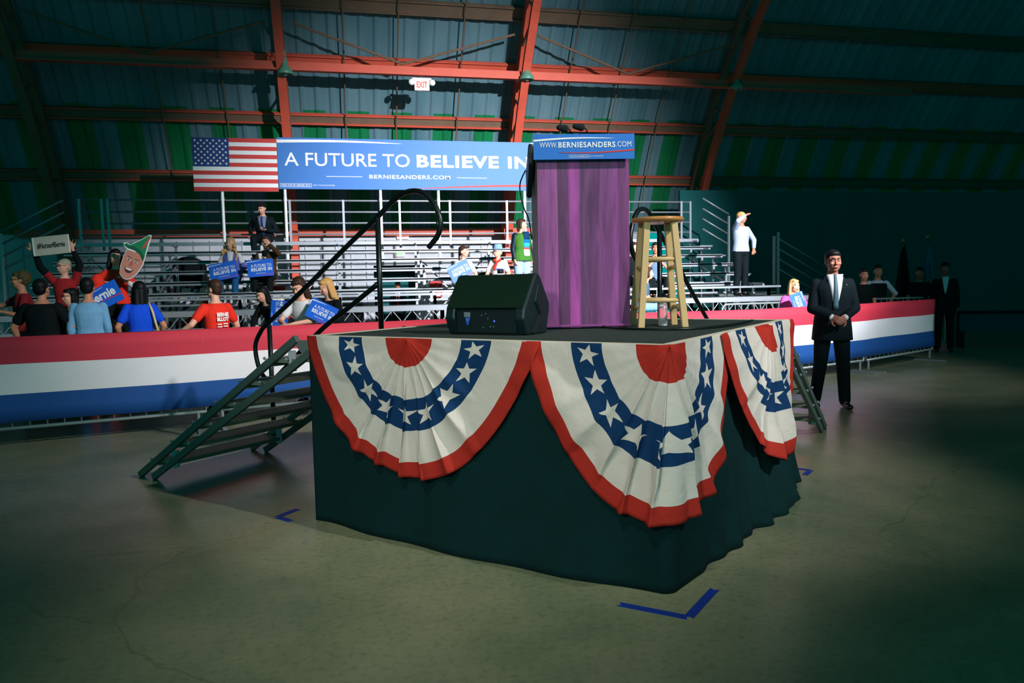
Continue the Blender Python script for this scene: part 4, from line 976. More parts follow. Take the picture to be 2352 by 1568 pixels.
def chest_panel(T, D, m, name, w0, z0, z1, off, tie=None, tiem=None):
    """open V of shirt over the chest following the torso front"""
    cz, F, k, s = D['cz'], D['F'], D['k'], D['s']; mb = MB(); n = 8; vs = []
    prof = [(.0, .11), (.06, .11), (.16, .10), (.30, .115), (.40, .112), (.47, .095), (.525, .078), (.555, .062)]
    def ry(t):
        for (a, ra), (b_, rb) in zip(prof[:-1], prof[1:]):
            if a <= t <= b_: return ra+(rb-ra)*(t-a)/(b_-a)
        return prof[-1][1]
    for i in range(n+1):
        t = z0+(z1-z0)*i/n; hw_ = w0*(i/n)**.8*s+.002; c = cz(t)
        for x in (-1, -.5, 0, .5, 1):
            vs.append(c+F*(ry(t)*k+off-.020*abs(x)**2*(i/n))+Vector((x*hw_, 0, 0)))
    mb.add(vs, [(i*5+j, i*5+j+1, (i+1)*5+j+1, (i+1)*5+j) for i in range(n) for j in range(4)])
    o = mb.build(name, m, T, True); sd = o.modifiers.new('s', 'SOLIDIFY'); sd.thickness = .006; sd.offset = 0
    if tie:
        mb = MB(); vs = []
        for i in range(n+1):
            t = z0+.01+(z1-.015-z0)*i/n; hw_ = (.030-.016*(i/n))*s; c = cz(t)
            for x in (-1, 0, 1): vs.append(c+F*(ry(t)*k+off+.007+.004*(x == 0))+Vector((x*hw_, 0, 0)))
        mb.add(vs, [(i*3+j, i*3+j+1, (i+1)*3+j+1, (i+1)*3+j) for i in range(n) for j in range(2)]); mb.ell(cz(z1-.01)+F*(ry(z1)*k+off+.006), (.018*s, .012*s, .018*s), None, 8, 6)
        o = mb.build('tie', tiem, T, True); sd = o.modifiers.new('s', 'SOLIDIFY'); sd.thickness = .006
    return
def rally_sign(label, P, rz, roll=0, w_=.47, h_=.31, tiltx=0, kind='future'):
    t = thing('rally_sign', label, 'sign', P); t.rotation_euler = Euler((math.radians(tiltx), math.radians(-roll), math.radians(rz)), 'XYZ')
    MB().box((0, 0, 0), (w_, .008, h_)).build('card', bluesign, t)
    if kind == 'future':
        text('A FUTURE TO', 'lettering', white, t, (.02, -.005, h_*.14), (1, 0, 0), (0, 0, 1), w_*.78, h_*.17, .01)
        text('BELIEVE IN', 'lettering', white, t, (.02, -.005, -h_*.08), (1, 0, 0), (0, 0, 1), w_*.80, h_*.19, .035, spacing=1.1)
        sw2(t, white, -w_/2, w_*.05, h_*.40, h_*.44, .012, 'white_swoosh', -.006, .0); sw2(t, magenta, w_/2, -w_*.1, -h_*.36, -h_*.42, .012, 'magenta_swoosh', -.006, .0)
        text('BERNIESANDERS.COM', 'lettering', white, t, (-.0, -.005, -h_*.31), (1, 0, 0), (0, 0, 1), w_*.36, h_*.035, .02)
    elif kind == 'name':
        text('Bernie', 'lettering', white, t, (-.02, -.005, h_*.1), (1, 0, 0), (0, 0, 1), w_*.82, h_*.42, .03)
        sw2(t, redprint, w_/2, -w_*.3, -h_*.2, -h_*.16, .015, 'red_swoosh', -.006); sw2(t, white, -w_/2, w_*.1, h_*.4, h_*.43, .01, 'white_swoosh', -.006, .0)
    elif kind == 'hash':
        pass
    return t
def at(px_, py_, D): # point at given forward depth
    return CAMP+ray(px_, py_)*D
def foot(px_, py_, D, H, z0=0):  # ground point under a head top seen at px,py
    p = at(px_, py_, D); return Vector((p.x, p.y, z0))

# --- security guard
g, D = person('broad man in dark suit and tie with clasped hands standing before the barrier', (5.60, 7.80, 0), -22, 1.86, yaw=4, pitch=2, arms={'L': ((-.215, -.03, 1.14), (-.035, -.24, 1.00), .7, 0, (-.4, -1, .3)), 'R': ((.225, -.02, 1.14), (.04, -.26, .985), .8, 0, (.5, -1, .2))},
    skin=mat('guard_skin', (160, 100, 82), .5), hair='short', hairc=H_black, jacket=(C_suit, 'suit'), bottom=C_suit, vox=.007, wide=1.06, legs={-1: (Vector((-.13, -.01, .52)), Vector((-.17, .06, .09))), 1: (Vector((.12, -.02, .52)), Vector((.14, -.04, .09)))})
chest_panel(g, D, C_white, 'shirt', .085, .16, .545, .032, True, mat('grey_blue_tie', (72, 104, 116), .6))
m = MB()
for sd in (-1, 1): e, h = D['A'][sd][1], D['A'][sd][2]; m.rcone(e.lerp(h, .88), e.lerp(h, .97), .044, .042, 12)
m.build('shirt_cuff', C_white, g, True)
m = MB()
for sd in (-1, 1):
    c1 = D['cz'](.18)+D['F']*(.10*D['k']+.045); c2 = D['cz'](.50)+D['F']*(.085*D['k']+.03)
    m.add([c1+Vector((sd*.0, 0, 0)), c1+Vector((sd*.03, .005, .03)), c2+Vector((sd*.15, .05, -.03)), c2+Vector((sd*.085, .02, .03))], [(0, 1, 2, 3)])
q = m.build('lapels', cmat('suit_lapel', (7, 28, 36)), g); so = q.modifiers.new('s', 'SOLIDIFY'); so.thickness = .008
m = MB(); c = D['cz'](.43)+D['F']*(.10*D['k']+.05)+Vector((.12, .03, 0)); m.ell(c, (.008, .005, .006), None, 8, 6); m.build('lapel_pin', alu, g)

# --- man in suit sitting on the top row with phone
Yt = 17.62
p1 = onY(606, 478, Yt); g, D = person('man in dark suit and tie sitting on the top row looking at a phone', (p1.x, Yt+.05, 0), -8, 1.78, sit=2.59, footz=2.18, lean=18, pitch=22, yaw=-10,
    arms={'L': ((-.36, .08, 1.16), (-.27, -.12, .98), .5), 'R': ((.26, -.12, 1.12), (.04, -.33, 1.10), .7, 0, (0, -.5, -1))}, hair='short', hairc=H_black, jacket=(C_suit, 'short'), bottom=C_suit, vox=.010, wide=1.05, stockier=1.0)
chest_panel(g, D, C_grey, 'shirt', .10, .04, .54, .034, True, cmat('navy_tie', (26, 40, 84)))
hd_ = D['A'][1][2]; tag(MB().box((0, 0, 0), (.05, .1, .012)).build('phone', mat('black_phone', (10, 14, 18), .2), None, loc=Matrix.Translation(g.location) @ Matrix.Rotation(g.rotation_euler.z, 4, 'Z') @ (hd_+Vector((0, -.09, .03)))), 'small dark phone in the hand of the man on the top row', 'phone')
# --- curly blond woman with sign
p1 = onY(530, 550, 15.25); g, D = person('woman with long curly blond hair sitting on the bleachers holding a blue sign', (p1.x, 15.3, 0), -6, 1.66, sit=1.71, footz=1.28, lean=6, yaw=-12, arms={'L': ((-.24, -.10, 1.14), (-.20, -.30, 1.06), .7), 'R': ((.26, -.10, 1.12), (.12, -.33, 1.06), .8)},
    hair='curly', hairc=H_blond, top=C_white, jacket=(cmat('lavender_blue_jacket', (96, 104, 178)), 'short'), bottom=C_jean, fem=True, vox=.010, shoe=mat('pale_shoe', (190, 188, 190), .6))
chest_panel(g, D, C_white, 'blouse', .07, .1, .54, .034)
rally_sign('blue A FUTURE TO BELIEVE IN card held by the curly blond woman', onY(513, 622, 14.78), -4, 10, .5, .32, -8)
# --- man shading face, brown coat
p1 = onY(612, 556, 15.25); g, D = person('person in brown coat on the bleachers with one hand raised over the forehead', (p1.x, 15.3, 0), -10, 1.70, sit=1.71, footz=1.28, lean=5, tilt=-8, pitch=-4, arms={'L': ((-.20, -.14, 1.14), (-.05, -.26, 1.24), .8), 'R': ((.25, -.2, 1.36), (.04, -.2, 1.60), .15, 0, (0, -1, .2))},
    hair='short', hairc=H_brown, jacket=(C_brown, 'suit'), bottom=C_black, vox=.010, shoe=mat('pale_shoe', (190, 188, 190), .6))
chest_panel(g, D, C_black, 'sweater', .06, .2, .54, .034)
rally_sign('blue A FUTURE TO BELIEVE IN card held by the person in the brown coat', onY(598, 615, 14.72), -4, 4, .47, .32, -6)
pc = onY(597, 589, 14.75); m = MB(); m.lathe([(.030, -.05), (.037, .04), (.040, .045), (.038, .055), (.02, .06)], (0, 0, 0), 16); tag(m.build('paper_cup', white, None, True, loc=pc), 'white paper cup held by the person in the brown coat', 'cup')
# --- woman with sign center
p1 = onY(1064, 573, 14.6); g, D = person('woman with dark ponytail and pale tee on bleachers holding a tilted blue sign', (p1.x, 14.7, 0), 18, 1.64, sit=1.49, footz=1.2, lean=4, yaw=32, arms={'L': ((-.25, -.08, 1.14), (-.02, -.32, 1.00), .7), 'R': ((.22, -.14, 1.14), (.08, -.34, 1.0), .7)},
    hair='ponytail', hairc=H_brown, top=cmat('pale_pink_tee', (226, 204, 208)), bottom=C_black, fem=True, smile=True, vox=.010)
rally_sign('tilted blue card held against the chest of the woman with the ponytail', onY(1056, 622, 14.25), 8, 24, .44, .32, -8)
# --- woman with blue hat and camera
p1 = onY(1147, 562, 14.6); g, D = person('woman in light blue hat and red scarf sitting on the bleachers with camera', (p1.x, 14.7, 0), -24, 1.62, sit=1.49, footz=1.2, lean=6, yaw=-30, arms={'L': ((-.24, -.10, 1.12), (-.06, -.32, 1.02), .7), 'R': ((.24, -.10, 1.12), (.04, -.33, 1.02), .7)},
    hair='cap', hairc=H_grey, top=cmat('pale_cotton_tee', (232, 216, 214)), bottom=C_black, fem=True, glasses=True, vox=.010)
hc, RH = D['hc'], D['RH']; m = MB(); m.lathe([(.135, .0), (.13, .012), (.088, .02), (.082, .085), (.07, .10), (.001, .104)], hc+RH @ Vector((0, .01, .055)), 24, RH); m.build('hat', cmat('light_blue_hat', (122, 160, 214)), g, True)
m = MB(); m.rcone(D['cz'](.52)+D['F']*.07+Vector((-.06, 0, 0)), D['cz'](.47)+D['F']*.13, .026, .022, 8); m.rcone(D['cz'](.52)+D['F']*.07+Vector((.06, 0, 0)), D['cz'](.47)+D['F']*.13, .026, .022, 8); m.rcone(D['cz'](.47)+D['F']*.13, D['cz'](.34)+D['F']*.15+Vector((-.05, 0, 0)), .022, .03, 8); m.build('scarf', C_red, g, True)
text('Bernie', 'lettering', bluesign, g, D['cz'](.33)+D['F']*.150*D['k']+Vector((.03, -.005, 0)), (1, 0, 0), (0, 0, 1), .17, .05, .03)
pc = onY(1150, 623, 14.32); t = thing('camera', 'black camera in the hands of the woman with the blue hat', 'camera', pc, math.radians(-20)); bevel(MB().box((0, 0, 0), (.13, .06, .085)).build('body', mat('camera_black', (8, 16, 18), .4), t), .008); m = MB(); m.tube([(0, -.03, 0), (0, -.09, 0)], .032, 14); m.build('lens', mat('camera_black', (8, 16, 18), .4), t, True)
# --- standing woman in green vest
p1 = onY(1197, 502, 14.95); g, D = person('woman in green vest and striped top standing on the bleachers left of the lectern', (p1.x, 14.95, 1.2), 22, 1.66, yaw=40, wide=1.22, hair='bob', hairc=H_brown, top=cmat('black_leather_sleeve', (14, 32, 44), rough=.4), sleeve='long', bottom=C_ljean, fem=True, vox=.010)
m = MB(); rg = [(c, Vector((1, 0, 0)), D['F'], rx+.034, ry+.034) for c, rx, ry in D['rings'][1:8]]; rg[0] = (rg[0][0]-Vector((0, 0, .06)), *rg[0][1:]); m.loft(rg, 20); o = m.build('vest', C_green, g); remesh(o, .011, 3)
stc = [(.02, .10, (200, 208, 210)), (.10, .16, (214, 220, 220)), (.16, .20, (226, 70, 50)), (.20, .30, (40, 160, 210)), (.30, .37, (10, 100, 190)), (.37, .54, (8, 50, 84))]
for i, (za, zb, c) in enumerate(stc): chest_panel(g, D, cmat('stripe_%s_%d' % ('top', i), c), 'striped_top', .001, za, zb, .0)if False else None
m = MB(); vs = []; fs = []; mi = []
prof_ = [(.0, .11), (.06, .11), (.16, .10), (.30, .115), (.40, .112), (.47, .095), (.525, .078)]
def _ry(t):
    for (a, ra), (b_, rb) in zip(prof_[:-1], prof_[1:]):
        if a <= t <= b_: return ra+(rb-ra)*(t-a)/(b_-a)
    return .078
for i, (za, zb, c) in enumerate(stc):
    k0 = len(m.v)
    for t_ in (za, (za+zb)/2, zb):
        for x in (-1, -.5, 0, .5, 1): m.v.append(tuple(D['cz'](t_)+D['F']*(_ry(t_)*D['k']+.042-.012*x*x)+Vector((x*.075+.02, 0, 0))))
    for a in range(2):
        for j in range(4): m.f.append((k0+a*5+j, k0+a*5+j+1, k0+(a+1)*5+j+1, k0+(a+1)*5+j)); m.m.append(i)
o = m.build('striped_top', [cmat('knit_stripe_'+n_, c) for n_, (_, _, c) in zip(('grey', 'white', 'red', 'aqua', 'blue', 'navy'), stc)], g, True); so = o.modifiers.new('s', 'SOLIDIFY'); so.thickness = .008
# --- right of lectern
p1 = onY(1457, 560, 14.6); g, D = person('young man in dark jacket over blue tee between lectern and stool', (p1.x, 14.7, 0), 10, 1.74, sit=1.49, footz=1.2, yaw=28, lean=3, arms={'L': ((-.26, -.04, 1.14), (-.10, -.30, .98), .7), 'R': ((.24, -.1, 1.14), (.02, -.3, 1.02), .7)}, hair='short', hairc=H_brown, jacket=(C_black, 'short'), bottom=C_black, vox=.010)
chest_panel(g, D, cmat('blue_tee', (20, 90, 220)), 'shirt', .09, .28, .54, .034)
p1 = onY(1508, 562, 14.6); g, D = person('person with hands pressed together at the chin, seen between the stool legs', (p1.x, 14.7, 0), -10, 1.72, sit=1.49, footz=1.2, yaw=-14, lean=6, arms={'L': ((-.22, -.22, 1.16), (-.03, -.24, 1.38), .2, 0, (-1, 0, 0)), 'R': ((.22, -.22, 1.16), (.0, -.24, 1.38), .2, 0, (1, 0, 0))}, skin=skin_t, hair='short', hairc=H_black, top=cmat('grey_plaid_shirt', (92, 120, 150), var=.5, scale=40), bottom=C_black, vox=.010)
p1 = onY(1466, 640, 13.0); g, D = person('person in pale jeans and grey blue top seated low behind the stool', (p1.x, 13.0, 0), 62, 1.66, sit=1.0, footz=.45, lean=16, yaw=20, arms={'L': ((-.2, -.15, 1.14), (.0, -.36, 1.06), .6), 'R': ((.25, -.15, 1.14), (.2, -.38, 1.0), .6)}, hair='bob', hairc=H_brown, top=cmat('slate_tee', (60, 90, 120)), bottom=cmat('sky_blue_jean', (130, 180, 230)), vox=.010)
# --- man in pale shirt shading eyes
p1 = onY(1702, 487, 14.2); g, D = person('man in pale blue shirt standing on the landing with a hand shading the eyes', (p1.x, 14.2, 1.2), 14, 1.74, yaw=12, arms={'L': ((-.27, -.20, 1.52), (-.02, -.17, 1.66), .2, 0, (0, 0, 1)), 'R': ((.30, -.02, 1.20), (.24, -.12, .98), .5)}, skin=skin_t, hair='cap', hairc=H_gold, top=C_lav, sleeve='long', bottom=C_char, vox=.010, stockier=1.08)
# --- pink woman
p1 = at(1820, 641, 12.1); g, D = person('woman in pink jacket with blond hair leaning on the barrier at the right', (p1.x, p1.y, 0), -2, 1.53, lean=4, yaw=2, wide=1.2, arms={'L': ((-.30, -.14, 1.16), (-.05, -.30, 1.12), .6), 'R': ((.26, -.1, 1.14), (.06, -.30, 1.16), .6)}, hair='long', hairc=H_blond, top=C_pink, sleeve='long', bottom=C_char, fem=True, vox=.010)
chest_panel(g, D, C_white, 'blouse', .05, .2, .54, .016)
rally_sign('small tilted blue card held by the woman in pink', at(1834, 694, 11.7), -16, -72, .30, .22, -10)
# --- officer with white sleeves and others in the dark
p1 = at(2016, 610, 15.2); g, D = person('officer in dark vest with white sleeves, hands on hips, behind the bare barrier', (p1.x, p1.y, 0), -20, 1.78, arms={'L': ((-.36, .04, 1.16), (-.2, -.08, .98), .8), 'R': ((.36, .04, 1.16), (.2, -.08, .98), .8)}, skin=skin_t, hair='short', hairc=H_black, top=cmat('white_uniform_shirt', (190, 194, 214)), sleeve='half', bottom=C_char)
m = MB(); rg = [(c, Vector((1, 0, 0)), D['F'], rx*.93+.03, ry+.034) for c, rx, ry in D['rings'][1:7]]; m.loft(rg, 20); o = m.build('vest', C_black, g); remesh(o, .012, 3)
p1 = at(1984, 618, 14.4); person('person in dark clothes partly hidden beside the officer', (p1.x, p1.y, 0), -20, 1.7, skin=skin_t, hair='short', hairc=H_black, top=C_black, bottom=C_char, vox=.014)
p1 = at(2113, 608, 15.2); person('dim figure in dark clothes standing before the flags', (p1.x, p1.y, 0), -30, 1.72, skin=skin_d, hair='short', hairc=H_black, top=C_black, bottom=C_char, vox=.014)
p1 = at(2172, 604, 15.0); g, D = person('dim man in dark suit with striped tie at the right of the flags', (p1.x, p1.y, 0), -40, 1.8, skin=skin_d, hair='short', hairc=H_black, jacket=(C_suit, 'suit'), bottom=C_suit, vox=.014); chest_panel(g, D, C_white, 'shirt', .06, .2, .54, .034)
# --- man in doorway
p1 = onY(913, 645, 21.6); g, D = person('man in dark suit and red tie standing in the dark doorway', (p1.x, 21.6, 0), -6, 1.70, skin=skin_t, hair='short', hairc=H_black, jacket=(C_suit, 'suit'), bottom=C_suit, vox=.012); chest_panel(g, D, C_white, 'shirt', .085, .1, .54, .034, True, C_red)

# --- crowd at the left behind the barrier
def crowd(label, px_, py_, D_, face, **kw):
    p = at(px_, py_, D_); z0 = kw.pop('z0', 0); H = kw.pop('H', None) or (p.z-z0); return person(label, (p.x, p.y, z0), face, H, **kw)
g, D = crowd('person with greying curly hair in maroon tee pointing off to the left', 48, 622, 10.4, -60, z0=.12, yaw=-10, arms={'L': ((-.34, -.16, 1.28), (-.50, -.36, 1.26), .3), 'R': ((.26, -.06, 1.16), (.1, -.3, 1.2), .6)}, skin=skin_t, hair='curlyshort', hairc=H_red, top=C_mar, bottom=C_black, glasses=True)
g, D = crowd('heavy person in black tee seen from behind, left edge of the crowd', 92, 640, 9.25, 172, skin=skin_t, hair='short', hairc=H_black, top=C_black, bottom=C_char, wide=1.2, vox=.010, arms={'L': ((-.36, .0, 1.14), (-.30, -.22, 1.02), .5), 'R': ((.36, .0, 1.14), (.34, -.1, .92), .5)})
g, D = crowd('person in pale denim shirt and short dark hair seen from behind', 199, 637, 9.35, 186, skin=skin_t, hair='short', hairc=H_black, top=C_denim, sleeve='long', bottom=C_jean, vox=.010)
g, D = crowd('woman in cobalt blue tee with black hair seen from behind', 318, 645, 9.8, 200, yaw=14, skin=skin_t, hair='long', hairc=H_black, top=C_blue, bottom=C_black, fem=True, vox=.010, shoe=mat('navy_plimsoll', (14, 22, 50), .6), wide=1.1, arms={'L': ((-.27, .0, 1.16), (-.25, -.12, .93), .5), 'R': ((.27, .02, 1.16), (.25, -.10, .93), .5)})
m = MB(); m.tube([D['cz'](.50)+Vector((-.10, .02, .025)), D['cz'](.40)+Vector((-.13, .135, 0)), D['cz'](.2)+Vector((-.17, .125, 0)), D['cz'](-.02)+Vector((-.22, .10, 0))], .016, 8); m.build('bag_strap', cmat('cream_strap', (206, 186, 140)), g, True)
for sd in (-1, 1):
    a_ = D['Lg'][sd][2]; m = MB(); m.box(a_+Vector((0, -.05, -.078)), (.085, .27, .016)); m.build('sole', white, g)
g, D = crowd('woman with short grey hair and glasses raising both arms with a paper sign', 146, 597, 10.7, 6, z0=.42, yaw=-38, H=1.62, arms={'L': ((-.34, -.10, 1.66), (-.36, -.12, 1.86), .1, 1, (0, 1, 0)), 'R': ((.24, -.06, 1.68), (.14, -.08, 1.90), .1, 1.5, (0, 1, 0))}, skin=skin_l, hair='cap', hairc=H_grey, top=cmat('maroon_scrub_top', (150, 32, 36)), sleeve='short', bottom=C_black, glasses=True, smile=True, fem=True)
m = MB()
for sd in (-1, 1): sh, e, h = D['A'][sd][:3]; m.rcone(sh.lerp(e, .1), e, .056, .05, 12); m.rcone(e, e.lerp(h, .75), .05, .038, 12)
o = m.build('sleeves', C_black, g); remesh(o, .011, 2)
t = rally_sign('white paper sign reading Nurses4Bernie held up by the raised hands', at(118, 563, 10.45), -6, 5.5, .49, .26, -4, 'hash'); t.children[0].data.materials[0] = mat('grey_white_paper', (196, 184, 172), .8)
text('#Nurses4Bernie', 'lettering', mat('black_ink', (24, 24, 26), .7), t, (0, -.006, 0), (1, 0, 0), (0, 0, 1), .37, .085, .02)
t['label'] = 'white paper sign with black hashtag lettering held up by raised hands'
for x in (-.235, .235): MB().box((x, -.004, 0), (.016, .012, .25)).build('edge_strip', white, t)
g, D = crowd('person with dark hair and glasses peeking between the denim and black shirts', 163, 661, 10.1, -50, skin=skin_l, hair='bob', hairc=H_black, top=C_mar, bottom=C_black, glasses=True)
g, D = crowd('person in bright red knit cap holding the blue name sign', 222, 633, 9.9, -150, skin=skin_d, hair='cap', hairc=C_red, top=C_black, sleeve='long', bottom=C_mar, arms={'L': ((-.30, -.12, 1.2), (-.12, -.32, 1.24), .6), 'R': ((.30, -.10, 1.2), (.16, -.36, 1.2), .6)})
hc, RH = D['hc'], D['RH']; m = MB(); m.ell(hc+RH @ Vector((0, .012, .04)), (.092, .106, .098), RH); m.ell(hc+RH @ Vector((0, .03, .1)), (.06, .06, .06), RH); o = m.build('knit_cap', C_red, g); remesh(o, .01, 2)
rally_sign('blue card with a white name on it below the red knit cap', at(240, 681, 9.55), -6, 27, .42, .28, -6, 'name')
g, D = crowd('woman with long black hair in red tee holding a big face cutout', 264, 567, 10.75, 4, z0=.5, yaw=14, tilt=8, H=1.66, arms={'L': ((-.34, -.04, 1.24), (-.12, -.20, 1.24), .6), 'R': ((.26, -.10, 1.16), (.16, -.28, 1.28), .8)}, skin=skin_l, hair='long', hairc=H_black, top=C_red, bottom=C_black, smile=True, fem=True)
m = MB()
for sd in (-1, 1): sh, e, h = D['A'][sd][:3]; m.rcone(sh.lerp(e, .6), e, .048, .046, 12); m.rcone(e, e.lerp(h, .6), .046, .036, 12)
o = m.build('undershirt_sleeves', C_white, g); remesh(o, .011, 2)
# face cutout: a flat printed card, generic smiling bald man with green hat
t = thing('face_cutout', 'large flat card cutout of a smiling face in a pointed green hat', 'cutout', at(309, 590, 10.40)); t.rotation_euler = Euler((math.radians(-6), math.radians(24), math.radians(-8)), 'XYZ')
def card(poly, y, m_, nm, th_=.006): return MB().prism(poly, (0, y, 0), (1, 0, 0), (0, 0, 1), (0, 1, 0), th_).build(nm, m_, t)
def ov(cx, cz_, rx, rz_, n=26, sq=1): return [(cx+rx*math.cos(2*math.pi*i/n), cz_+rz_*math.sin(2*math.pi*i/n)) for i in range(n)]
outl = [(-.03, -.33), (-.09, -.29), (-.125, -.18), (-.14, -.04), (-.135, .06), (-.20, .10), (-.205, .13), (-.17, .15), (-.12, .14), (-.09, .17), (-.02, .25), (.06, .36), (.085, .37), (.10, .34), (.115, .2), (.13, .08), (.14, 0), (.15, -.06), (.125, -.2), (.075, -.3), (.02, -.335)]
card(outl, 0, white, 'card')
card([(x*.93+.0, z*.965) for x, z in outl if z < .1], -.005, mat('printed_face', (206, 132, 116), .6, 0, .15, 14), 'printed_face')
card([(-.19, .11), (-.165, .14), (-.12, .13), (-.085, .16), (-.015, .24), (.06, .345), (.08, .35), (.10, .2), (.118, .08), (.125, -.01), (.06, .06), (-.03, .09), (-.12, .085)], -.009, mat('hat_green', (20, 130, 84), .7), 'printed_hat')
card([(-.19, .11), (-.12, .085), (-.03, .09), (.06, .06), (.125, -.01), (.128, .05), (.05, .11), (-.05, .135), (-.13, .115)], -.0125, mat('hat_band_green', (6, 90, 60), .7), 'hat_band', .003)
card([(.045, .15), (.075, .15), (.10, .33), (.085, .35)], -.0130, mat('feather_red', (214, 74, 70), .6), 'feather', .003)
for sx in (-1, 1):
    card(ov(sx*.052, -.06, .026, .012), -.0095, eyew, 'eye', .004); card(ov(sx*.052, -.06, .010, .010), -.012, eyed, 'iris', .004)
    card([(sx*.02, -.035), (sx*.085, -.025), (sx*.085, -.015), (sx*.02, -.022)], -.0095, mat('brow_grey', (120, 84, 76), .6), 'eyebrow', .004)
card([(-.012, -.06), (.012, -.06), (.026, -.125), (0, -.14), (-.026, -.125)], -.0095, mat('nose_shade', (184, 104, 90), .6), 'nose', .004)
card([(-.06, -.175), (0, -.165), (.06, -.175), (.04, -.225), (0, -.24), (-.04, -.225)], -.0095, mat('mouth_dark', (96, 36, 40), .6), 'mouth', .004)
card([(-.05, -.178), (0, -.17), (.05, -.178), (.035, -.195), (0, -.2), (-.035, -.195)], -.0125, teeth, 'teeth', .004)
# --- red tee man with printed back
g, D = crowd('man in bright red tee with white print on its back, looking left', 492, 641, 9.35, 222, yaw=14, skin=skin_l, hair='short', hairc=H_brown, top=C_red, bottom=C_char, vox=.009, wide=1.05, arms={'L': ((-.30, .0, 1.14), (-.26, -.16, 1.0), .5), 'R': ((.36, .02, 1.18), (.46, -.14, 1.06), .5)})
Bk = -D['F']
def back(txt, z, w_, h_, bold=.03, x0=0): text(txt, 'print', white, g, D['cz'](z)+Bk*(.128*D['k']+.014)+Vector((x0, 0, 0)), (-1, 0, 0), (0, 0, 1), w_, h_, bold)
back('BERNIE', .36, .16, .05, .05); back('BLLOT', .30, .16, .05, .06)
rnd = random.Random(9)
for i in range(5):
    back('lllll', .235-.032*i, .06, .014, .05, .045); back('lllll', .24-.032*i, .06, .014, .05, -.035)
# --- pair leaning at the barrier
g, D = crowd('woman with dark hair in white tee bent over her phone behind the handrail', 703, 641, 9.95, -24, lean=18, pitch=28, yaw=-8, H=1.72, arms={'L': ((-.24, -.26, 1.16), (-.10, -.46, 1.10), .7), 'R': ((.22, -.28, 1.16), (-.02, -.46, 1.10), .7)}, skin=skin_l, hair='long', hairc=H_brown, top=C_white, bottom=C_black, fem=True, vox=.010)
g, D = crowd('woman with golden bob and black top leaning forward behind the handrail', 772, 643, 10.45, -46, lean=16, pitch=20, H=1.70, yaw=-18, arms={'L': ((-.24, -.24, 1.14), (-.10, -.42, 1.06), .7), 'R': ((.24, -.24, 1.16), (.04, -.42, 1.06), .7)}, skin=skin_l, hair='long', hairc=H_gold, top=C_black, sleeve='long', bottom=C_black, fem=True, vox=.010)
rally_sign('blue card held low by the woman with the golden bob', at(739, 717, 9.6), -16, -27, .36, .26, -12)
g, D = crowd('crouching person in black jacket and pale trousers behind the barrier', 640, 686, 11.4, -40, z0=0, H=1.6, sit=.62, footz=.12, lean=34, pitch=20, arms={'L': ((-.2, -.35, 1.08), (-.1, -.5, .9), .6)}, skin=skin_l, hair='long', hairc=H_black, top=C_black, sleeve='long', bottom=cmat('beige_trousers', (190, 180, 172)), vox=.012)
g.location.z = .25
rally_sign('blue card on end beside the crouching person in black', at(642, 720, 10.9), -10, 84, .38, .26, -4)
# riser under the back rows of the left crowd
m = MB(); 
def riser(x, y, w_, d_, h_, label):
    t = thing('crowd_riser', label, 'platform', (x, y, 0)); MB().box((0, 0, h_-.03), (w_, d_, .06)).build('top', C_black, t); MB().box((0, 0, (h_-.06)/2), (w_-.1, d_-.1, h_-.06)).build('frame', darkwall, t)
p1 = at(146, 597, 10.7); riser(p1.x, p1.y, .9, .9, .42, 'low dark riser under the woman with raised arms'); p1 = at(272, 567, 10.7); riser(p1.x+.1, p1.y, .8, .9, .5, 'low dark riser under the woman with the face cutout')
p1 = at(48, 622, 10.4); riser(p1.x-.1, p1.y, .9, .9, .12, 'thin dark riser under the pointing person at far left')

# ---------------------------------------------------------------- things behind the bleachers
def dome(px_, ztop, w_, label, y=21.0, d_=.8):
    P = onY(px_, 600, y); m = MB(); n = 14; pts = [(-w_/2, 0)]+[(-w_/2*math.cos(math.pi*i/n), ztop-w_/2*.8+w_/2*.8*math.sin(math.pi*i/n)) for i in range(n+1)]+[(w_/2, 0)]
    m.prism(pts, (0, 0, 0), (1, 0, 0), (0, 0, 1), (0, 1, 0), d_); o = m.build('covered_crate', C_black, None, loc=(P.x, y, 0)); bevel(o, .06, 3); tag(o, label, 'crate')
dome(435, 2.42, .72, 'tall round topped black covered crate against the white wall'); dome(385, 1.9, 1.0, 'lower round topped black covered crate beside the tall one', 20.6)
dome(660, 1.75, 1.2, 'black covered mound below the red post at the left'); dome(770, 1.6, 1.4, 'wide low black covered mound left of the doorway', 20.8); dome(1110, 1.9, .55, 'grey round topped crate behind the seated woman with the sign')
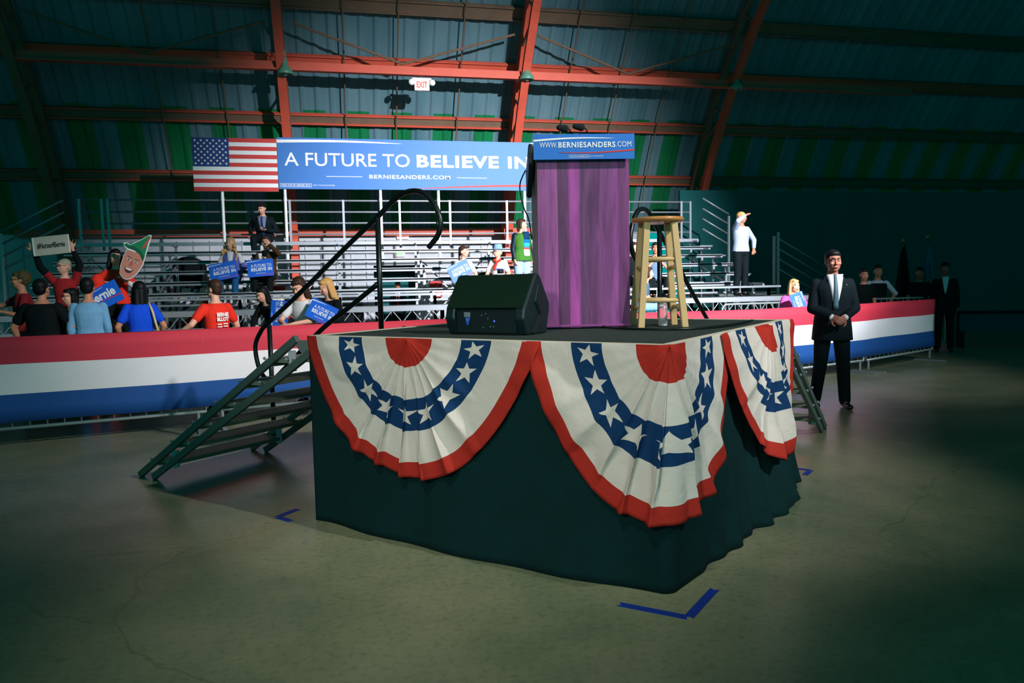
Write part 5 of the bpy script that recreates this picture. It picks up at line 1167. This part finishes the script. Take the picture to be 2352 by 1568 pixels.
# fire extinguisher cabinet
P = onY(1001, 660, 21.95); t = thing('extinguisher_cabinet', 'red fire extinguisher cabinet beside the doorway', 'cabinet', P); MB().box((0, 0, 0), (.36, .16, .55)).build('cabinet_box', redprint, t); m = MB(); m.rcone((0, -.1, -.15), (0, -.1, .08), .06, .06, 12); m.build('extinguisher', mat('extinguisher_red', (230, 60, 40), .3), t, True); MB().box((.02, -.085, -.2), (.2, .01, .1)).build('label_plate', white, t)
# small fan bunting tied under the bleachers
def bpath(px0, Y):
    X0 = onY(px0, 670, Y).x
    return lambda s: (Vector((X0+s, Y, 0)), Vector((0, -1, 0)))
bunting('fan bunting hanging under the bleachers behind the blue and red tee shirts', bpath(400, 18.4), 0, -.85, .85, .85, 8, ztop=1.6)
bunting('fan bunting hanging under the bleachers, left of the bent over woman', bpath(640, 18.4), 0, -.8, .8, .8, 9, ztop=1.6)
# flags at right
for px_, D_, c, lb, top in [(2075, 15.6, C_black, 'furled striped flag on a pole in the dark at the right', 556), (2131, 15.6, cmat('pale_teal_flag', (40, 92, 112)), 'furled pale flag on a pole at the far right', 548)]:
    p1 = at(px_, top, D_); t = thing('flag', lb, 'flag', (p1.x, p1.y, 0)); h = p1.z
    MB().tube([(0, 0, .1), (0, 0, h)], .016, 8).build('pole', mat('brass', (130, 120, 60), .3, .6), t, True); MB().ell((0, 0, h+.04), (.03, .03, .05)).build('finial', mat('brass', (130, 120, 60), .3, .6), t, True)
    m = MB(); rg = []
    for i in range(9): q = i/8; r_ = .03+.17*q**.8; rg.append((Vector((.02, 0, h-.08-1.25*q)), Vector((1, 0, 0)), Vector((0, 1, 0)), r_, r_*.6))
    m.loft(rg, 24); k0 = 0
    m.v = [(x+.02*math.sin((math.atan2(y, x))*6)*(1 if z < h-.2 else 0), y, z) for x, y, z in m.v]; m.build('flag_cloth', c, t, True); MB().lathe([(.18, 0), (.18, .03), (.03, .08)], (0, 0, 0), 20).build('base', blacktube, t, True)
# dim table drape at far right
P = onz(2300, 740, .55); t = thing('draped_table', 'dim teal draped table in the dark at the far right edge', 'table', (P.x+.9, P.y, 0), math.radians(-28)); MB().box((0, 0, .74), (3.2, .8, .04)).build('table_top', C_black, t); MB().box((0, -.39, .55), (3.1, .02, .36)).build('drape', cmat('teal_drape', (20, 70, 84)), t)
for x in (-1.4, 1.4): MB().box((x, 0, .36), (.05, .6, .72)).build('leg', blacktube, t)
